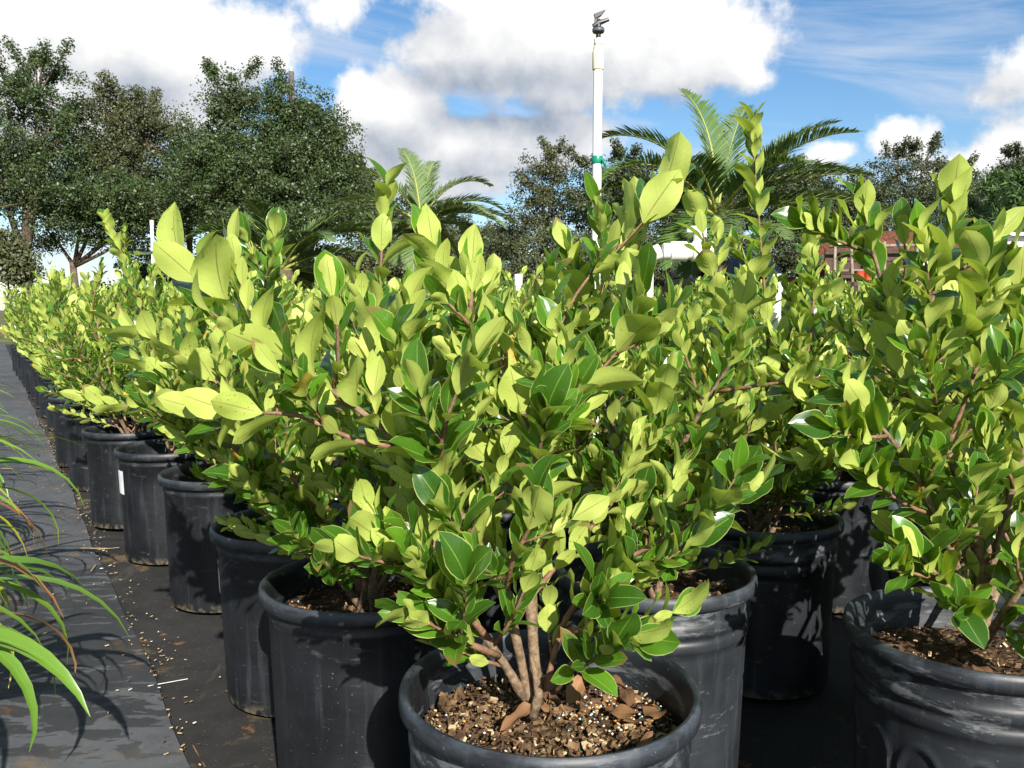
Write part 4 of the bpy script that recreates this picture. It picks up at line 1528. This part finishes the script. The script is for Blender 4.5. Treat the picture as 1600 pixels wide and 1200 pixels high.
def pine(px, top, Y, wid, seed, label):
    rs = np.random.RandomState(seed)
    base = at(px, 500, Y)
    h = at(px, top, Y).z
    root = thing('pine_tree', (base.x, Y, -0.02), label, 'tree', 'young pines at the right')
    b = MB()
    b.tube([(0, 0, 0), (0.04, 0, h * 0.5), (0, 0, h * 0.98)], [0.12, 0.08, 0.012], 8)
    cs, rr = [], []
    z = h * 0.18
    while z < h:
        k = 6
        ln = wid * Y / FPX * (1 - (z / h) ** 1.5) + 0.15
        for i in range(k):
            a = rs.uniform(0, 6.28)
            e_ = Vector((math.cos(a) * ln, math.sin(a) * ln, z + ln * rs.uniform(0.25, 0.55)))
            b.tube([(0, 0, z), tuple(e_)], [0.03, 0.008], 4, cap=False)
            for t in np.linspace(0.35, 1, 5):
                cs.append((e_.x * t, e_.y * t, z + (e_.z - z) * t)); rr.append(0.20)
        z += h * 0.07
    b.build('trunk', 'tree_bark', root)
    V, F, U = leaf_cloud(rs, cs, rr, 26, 0.26, 1.0, 0.16)
    link('crown', big_mesh('crown', V, F, U, 'pine_leaf'), root)


pine(1545, 272, 27, 75, 1, 'bright green young pine behind the right shrub')
pine(1590, 268, 25, 70, 2, 'bright green young pine cut off at the right edge')
pine(1500, 318, 28, 60, 3, 'low young pine left of the brighter pines')


def frond(rg, az, length, rise, droop, leaflet=0.42, npair=84):
    b = MB()
    d = Vector((math.cos(az), math.sin(az), 0))
    side = Vector((-d.y, d.x, 0))
    pts, el, p = [], rise, Vector((0, 0, 0))
    n = 22
    for i in range(n):
        pts.append(p.copy())
        p = p + (d * math.cos(el) + UP * math.sin(el)) * (length / (n - 1))
        el -= droop / (n - 1) * (0.4 + 1.2 * i / n)
    V, U, F = [], [], []
    for k in range(npair):
        t = 0.16 + 0.84 * k / (npair - 1)
        q = t * (n - 1)
        i = min(n - 2, int(q))
        c = pts[i].lerp(pts[i + 1], q - i)
        tg = (pts[i + 1] - pts[i]).normalized()
        nn = side.cross(tg).normalized() * -1
        if nn.z < 0:
            nn = -nn
        ll = leaflet * math.sin(math.pi * (0.12 + 0.86 * t ** 0.8)) ** 0.7 + 0.05
        for sg in (1, -1):
            o = (side * sg * rg.uniform(.75, 1.0) + tg * rg.uniform(0.75, 1.05) + nn * rg.uniform(0.18, 0.5)).normalized()
            w = tg.cross(o).cross(o).normalized() * 0.017
            m = c + o * ll * 0.5
            e_ = c + o * ll - UP * ll * rg.uniform(0.03, 0.2)
            s0 = len(V)
            V += [tuple(c - w * .4), tuple(c + w * .4), tuple(m + w), tuple(m - w), tuple(e_ + w * .08), tuple(e_ - w * .08)]
            rr = rg.random()
            U += [(0, 0, rr), (1, 0, rr), (1, .5, rr), (0, .5, rr), (1, 1, rr), (0, 1, rr)]
            F += [(s0, s0 + 1, s0 + 2, s0 + 3), (s0 + 3, s0 + 2, s0 + 4, s0 + 5)]
    b.tube(pts, [0.028 * (1 - 0.85 * i / (n - 1)) + 0.002 for i in range(n)], 6)
    return np.array(V), np.array(F), np.array(U), b


def palm(px, py, Y, fr, label, seed, extra, scale=1.0, mat='palm_leaf'):
    """fr: list of (azimuth deg, length, rise deg, droop deg); azimuth 0 = to the right of the photo, 90 = away"""
    rg = random.Random(seed)
    c = at(px, py, Y)
    root = thing('palm_tree', (c.x, c.y, -0.02), label, 'palm', 'feather leaved palms')
    b = MB()
    rings = []
    nr = 16
    for i in range(nr + 1):
        z = c.z * i / nr
        rr = 0.20 + 0.02 * math.sin(i * 2.6) + (0.03 if i > nr - 4 else 0)
        rings.append((rr, z))
    b.lathe(rings, 14, close=True)
    b.build('trunk', 'tree_bark', root)
    lst = list(fr)
    for i in range(9):
        lst.append((rg.uniform(0, 360), rg.uniform(1.2, 1.8) * scale, rg.uniform(-35, 5), rg.uniform(20, 60)))
    for i in range(extra):
        lst.append((rg.uniform(0, 360), rg.uniform(1.9, 2.7) * scale, rg.uniform(5, 60), rg.uniform(50, 100)))
    for (az, L, rise, droop) in lst:
        V, F, U, rb_ = frond(rg, R(az), L, R(rise), R(droop), 0.50 * scale)
        o = link('frond', big_mesh('frond', V, F, U, mat), root, (0, 0, c.z))
        rb_.build('rachis', 'palm_rib', o)


palm(1120, 335, 14.0, [(166, 2.6, 66, 92), (118, 2.5, 88, 60), (58, 2.6, 68, 42), (14, 2.75, 52, 44), (4, 2.7, 30, 44), (340, 2.6, 14, 40), (200, 2.4, 24, 50), (175, 2.3, 12, 40),
                       (240, 1.9, 45, 70), (300, 2.0, 42, 70)],
     'large feather leaved palm rising above the shrubs right of the riser', 3, 5)
palm(658, 348, 20.0, [(165, 2.3, 62, 75), (120, 2.3, 80, 60), (30, 2.3, 62, 95), (10, 2.2, 40, 90), (185, 2.2, 35, 70), (80, 2.2, 72, 60), (340, 2.2, 20, 70)],
     'smaller pale palm right of the dark oaks', 5, 4, 0.92, 'hazed_palm_leaf')
palm(440, 420, 16.0, [(170, 1.9, 45, 60), (10, 2.0, 45, 55), (30, 1.9, 60, 60), (150, 1.8, 62, 60), (350, 1.8, 25, 50)],
     'low shaded palm below the dark oaks', 7, 9, 0.85)

# ---------------------------------------------------------------- utility pole
p = at(455, 112, 40)
root = thing('utility_pole', (p.x, p.y, 0), 'wooden utility pole top poking out above the dark oaks', 'pole')
b = MB(); b.tube([(0, 0, 0), (0, 0, p.z * .5), (0, 0, p.z)], [0.19, 0.16, 0.125], 12); b.build('pole', 'pole_wood', root)
b = MB(); b.lathe([(0.05, p.z), (0.07, p.z + .05), (0.05, p.z + .12), (0.07, p.z + .16), (0.03, p.z + .24)], 10, close=True); b.build('insulator', 'pvc_grey', root)

# ---------------------------------------------------------------- timber bay, mulch, building, car
Yb = 12.5
a, c = at(1302, 378, Yb), at(1440, 372, Yb)
W_ = c.x - a.x
root = thing('mulch_bay', (a.x, Yb, 0), 'brown timber mulch bay with rails and leaning stakes behind the right shrub', 'mulch bay')
zt = a.z
for i in range(8):
    z0, z1 = 0.05 + (zt - 0.12) * i / 8, 0.05 + (zt - 0.12) * (i + 1) / 8 - 0.012
    b = MB(); b.box((0.0, 0.30 + 0.004 * (i % 2), z0), (W_, 0.335 + 0.004 * (i % 2), z1)); b.build('plank', 'board', root, False)
for z in (zt - 0.06, zt - 0.42, zt - 0.78):
    b = MB(); b.tube([(-0.02, 0.10, z), (W_ + .02, 0.10, z + 0.02)], 0.024, 6); b.build('rail', 'timber', root)
for fx_, ln in ((0.04, 0.0), (0.22, .10), (0.50, -.10), (0.60, 0.06), (0.98, 0.0)):
    b = MB(); b.tube([(W_ * fx_ + ln, 0.02, 0), (W_ * fx_, 0.06, zt + 0.01)], 0.022, 6); b.build('stake', 'timber', root)
b = MB()
vs_, fs_ = [], []
for j in range(11):
    for i in range(31):
        x, y = 0.05 + (W_ + 0.6) * i / 30, 0.36 + 1.8 * j / 10
        k = math.sin(math.pi * (j + 1.6) / 12.6) * (0.75 + 0.25 * math.sin(math.pi * i / 30))
        vs_.append((x, y, (zt + 0.24) * min(1.0, k * 1.25) + 0.07 * mnoise.noise(Vector((x * 3, y * 3, 1)))))
for j in range(10):
    for i in range(30):
        q = j * 31 + i
        fs_.append((q, q + 1, q + 32, q + 31))
b.add(vs_, fs_)
m_o = b.build('mulch_heap', 'mulch')
m_o.location = (a.x, Yb, 0)
tag(m_o, 'red brown mulch heap rising above the timber bay rail', 'mulch heap')
# red pots in the bay
for i, (rpx, rpy) in enumerate(((1343, 430), (1357, 431))):
    p = at(rpx, rpy, Yb - 0.25)
    root = thing('red_bucket', (p.x, p.y, 0), ('left' if i == 0 else 'right') + ' one of two red buckets on a post before the mulch bay', 'bucket', 'red buckets at the mulch bay')
    b = MB(); b.tube([(0, 0, 0), (0, 0, p.z - 0.07)], 0.02, 6); b.build('post', 'timber', root)
    b = MB(); b.lathe([(0.045, p.z - .07), (0.06, p.z - .06), (0.066, p.z + .05), (0.07, p.z + .06), (0.062, p.z + .062), (0.03, p.z + 0.05)], 14, close=True); smooth_by_angle(b.build('bucket', 'red', root))

p0, p1 = at(1480, 392, 17), at(1660, 384, 17)
b = MB()
vs_, fs_ = [], []
for j in range(13):
    for i in range(37):
        u, v = i / 36, j / 12
        x, y = (p1.x - p0.x) * u, 2.4 * v
        k = math.sin(math.pi * v) ** 0.7 * min(1, math.sin(math.pi * u) * 2.2)
        vs_.append((x, y, max(-0.02, (p1.z + 0.16) * k + 0.10 * mnoise.noise(Vector((x * 2.5, y * 2.5, 4))) * k)))
for j in range(12):
    for i in range(36):
        q = j * 37 + i
        fs_.append((q, q + 1, q + 38, q + 37))
b.add(vs_, fs_)
o = b.build('mulch_pile', 'mulch'); o.location = (p0.x, 17, 0)
tag(o, 'long dark red mulch pile before the low white building', 'mulch pile')

p0, p1 = at(1515, 369, 24), at(1700, 369, 24)
root = thing('low_building', (p0.x, 24, 0), 'low white building behind the mulch pile at the right edge', 'building')
b = MB(); b.box((0, 0, 0), (p1.x - p0.x, 4, p0.z)); b.build('wall', 'white_wall', root, False)
b = MB(); b.box((-0.2, -0.25, p0.z + 0.003), (p1.x - p0.x + .2, 4.2, p0.z + 0.09)); b.build('roof', 'white_wall', root, False)
for i in range(3):
    b = MB(); b.box((0.6 + 1.2 * i, -0.02, 0.9), (1.2 + 1.2 * i, 0.03, 1.6)); b.build('window', 'car_glass', root, False)


def car(p, rz):
    root = thing('parked_car', (p.x, p.y, 0), 'dark navy parked car almost hidden by leaves, red tail light showing', 'car', None, rz)
    L, W = 4.5, 1.8
    k_ = 1.17
    prof = [(-2.2, .35), (-2.25, .62), (-2.2, .92), (-2.1, 1.02), (-1.65, 1.06), (-1.0, 1.46), (-.3, 1.52), (.45, 1.48), (1.15, 1.08), (1.9, .96), (2.2, .80), (2.25, .5), (2.2, .33)]
    prof = [(x, z * k_) for x, z in prof]
    tuck = [0.0, 0, .02, .05, .06, .26, .28, .27, .06, .06, .08, .03, 0]
    vs_, fs_ = [], []
    n = len(prof)
    for sg in (-1, 1):
        for (x, z), tk in zip(prof, tuck):
            vs_.append((x, sg * (W / 2 - tk - .04), z))
    for sg, q in ((-1, 0), (1, 1)):
        for (x, z), tk in zip(prof, tuck):
            vs_.append((x * 0.97, sg * (W / 2 - tk), z * .97 + .015))
    for i in range(n):
        j = (i + 1) % n
        fs_.append((i, j, n + j, n + i))
        fs_.append((2 * n + i, 2 * n + j, j, i))
        fs_.append((n + i, n + j, 3 * n + j, 3 * n + i))
    fs_.append(tuple(2 * n + i for i in range(n)))
    fs_.append(tuple(3 * n + i for i in reversed(range(n))))
    b = MB(); b.add(vs_, fs_); smooth_by_angle(b.build('body', 'car', root), 30)
    for sg in (-1, 1):
        b = MB(); y = sg * (W / 2 - 0.115)
        b.add([(-1.35, sg * (W / 2 - .028), 1.07 * k_), (1.0, sg * (W / 2 - .028), 1.08 * k_), (.42, sg * (W / 2 - .235), 1.41 * k_), (-.85, sg * (W / 2 - .225), 1.41 * k_)], [(0, 1, 2, 3)])
        b.build('window', 'car_glass', root, False)
        for x in (-1.35, 1.4):
            b = MB()
            b.tube([(x, sg * (W / 2 - .2), .32), (x, sg * (W / 2 + .005), .32)], .32, 20)
            w = b.build('wheel', 'tyre', root)
            b = MB()
            b.tube([(x, sg * (W / 2 - .05), .32), (x, sg * (W / 2 + .015), .32)], .2, 16)
            b.build('rim', 'chrome', w)
        b = MB(); b.box((-2.262, sg * .70 - .07, .95), (-2.14, sg * .70 + .07, 1.16)); b.build('tail_light', 'red', root, False)
    b = MB(); b.add([(-1.72, -.62, 1.07 * k_), (-1.72, .62, 1.07 * k_), (-1.06, .52, 1.45 * k_), (-1.06, -.52, 1.45 * k_)], [(0, 1, 2, 3)])
    o = b.build('rear_window', 'car_glass', root, False); o.location = (-0.012, 0, 0.012)
    b = MB(); b.box((-2.27, -.25, .62), (-2.2, .25, .72)); b.build('number_plate', 'label', root, False)
    b = MB(); b.box((-2.30, -.85, .40), (-2.18, .85, .50)); b.build('bumper', 'chrome', root, False)


pc = at(1185, 430, 13.5)
car(Vector((pc.x + 0.1, 16.5, 0)), R(88))
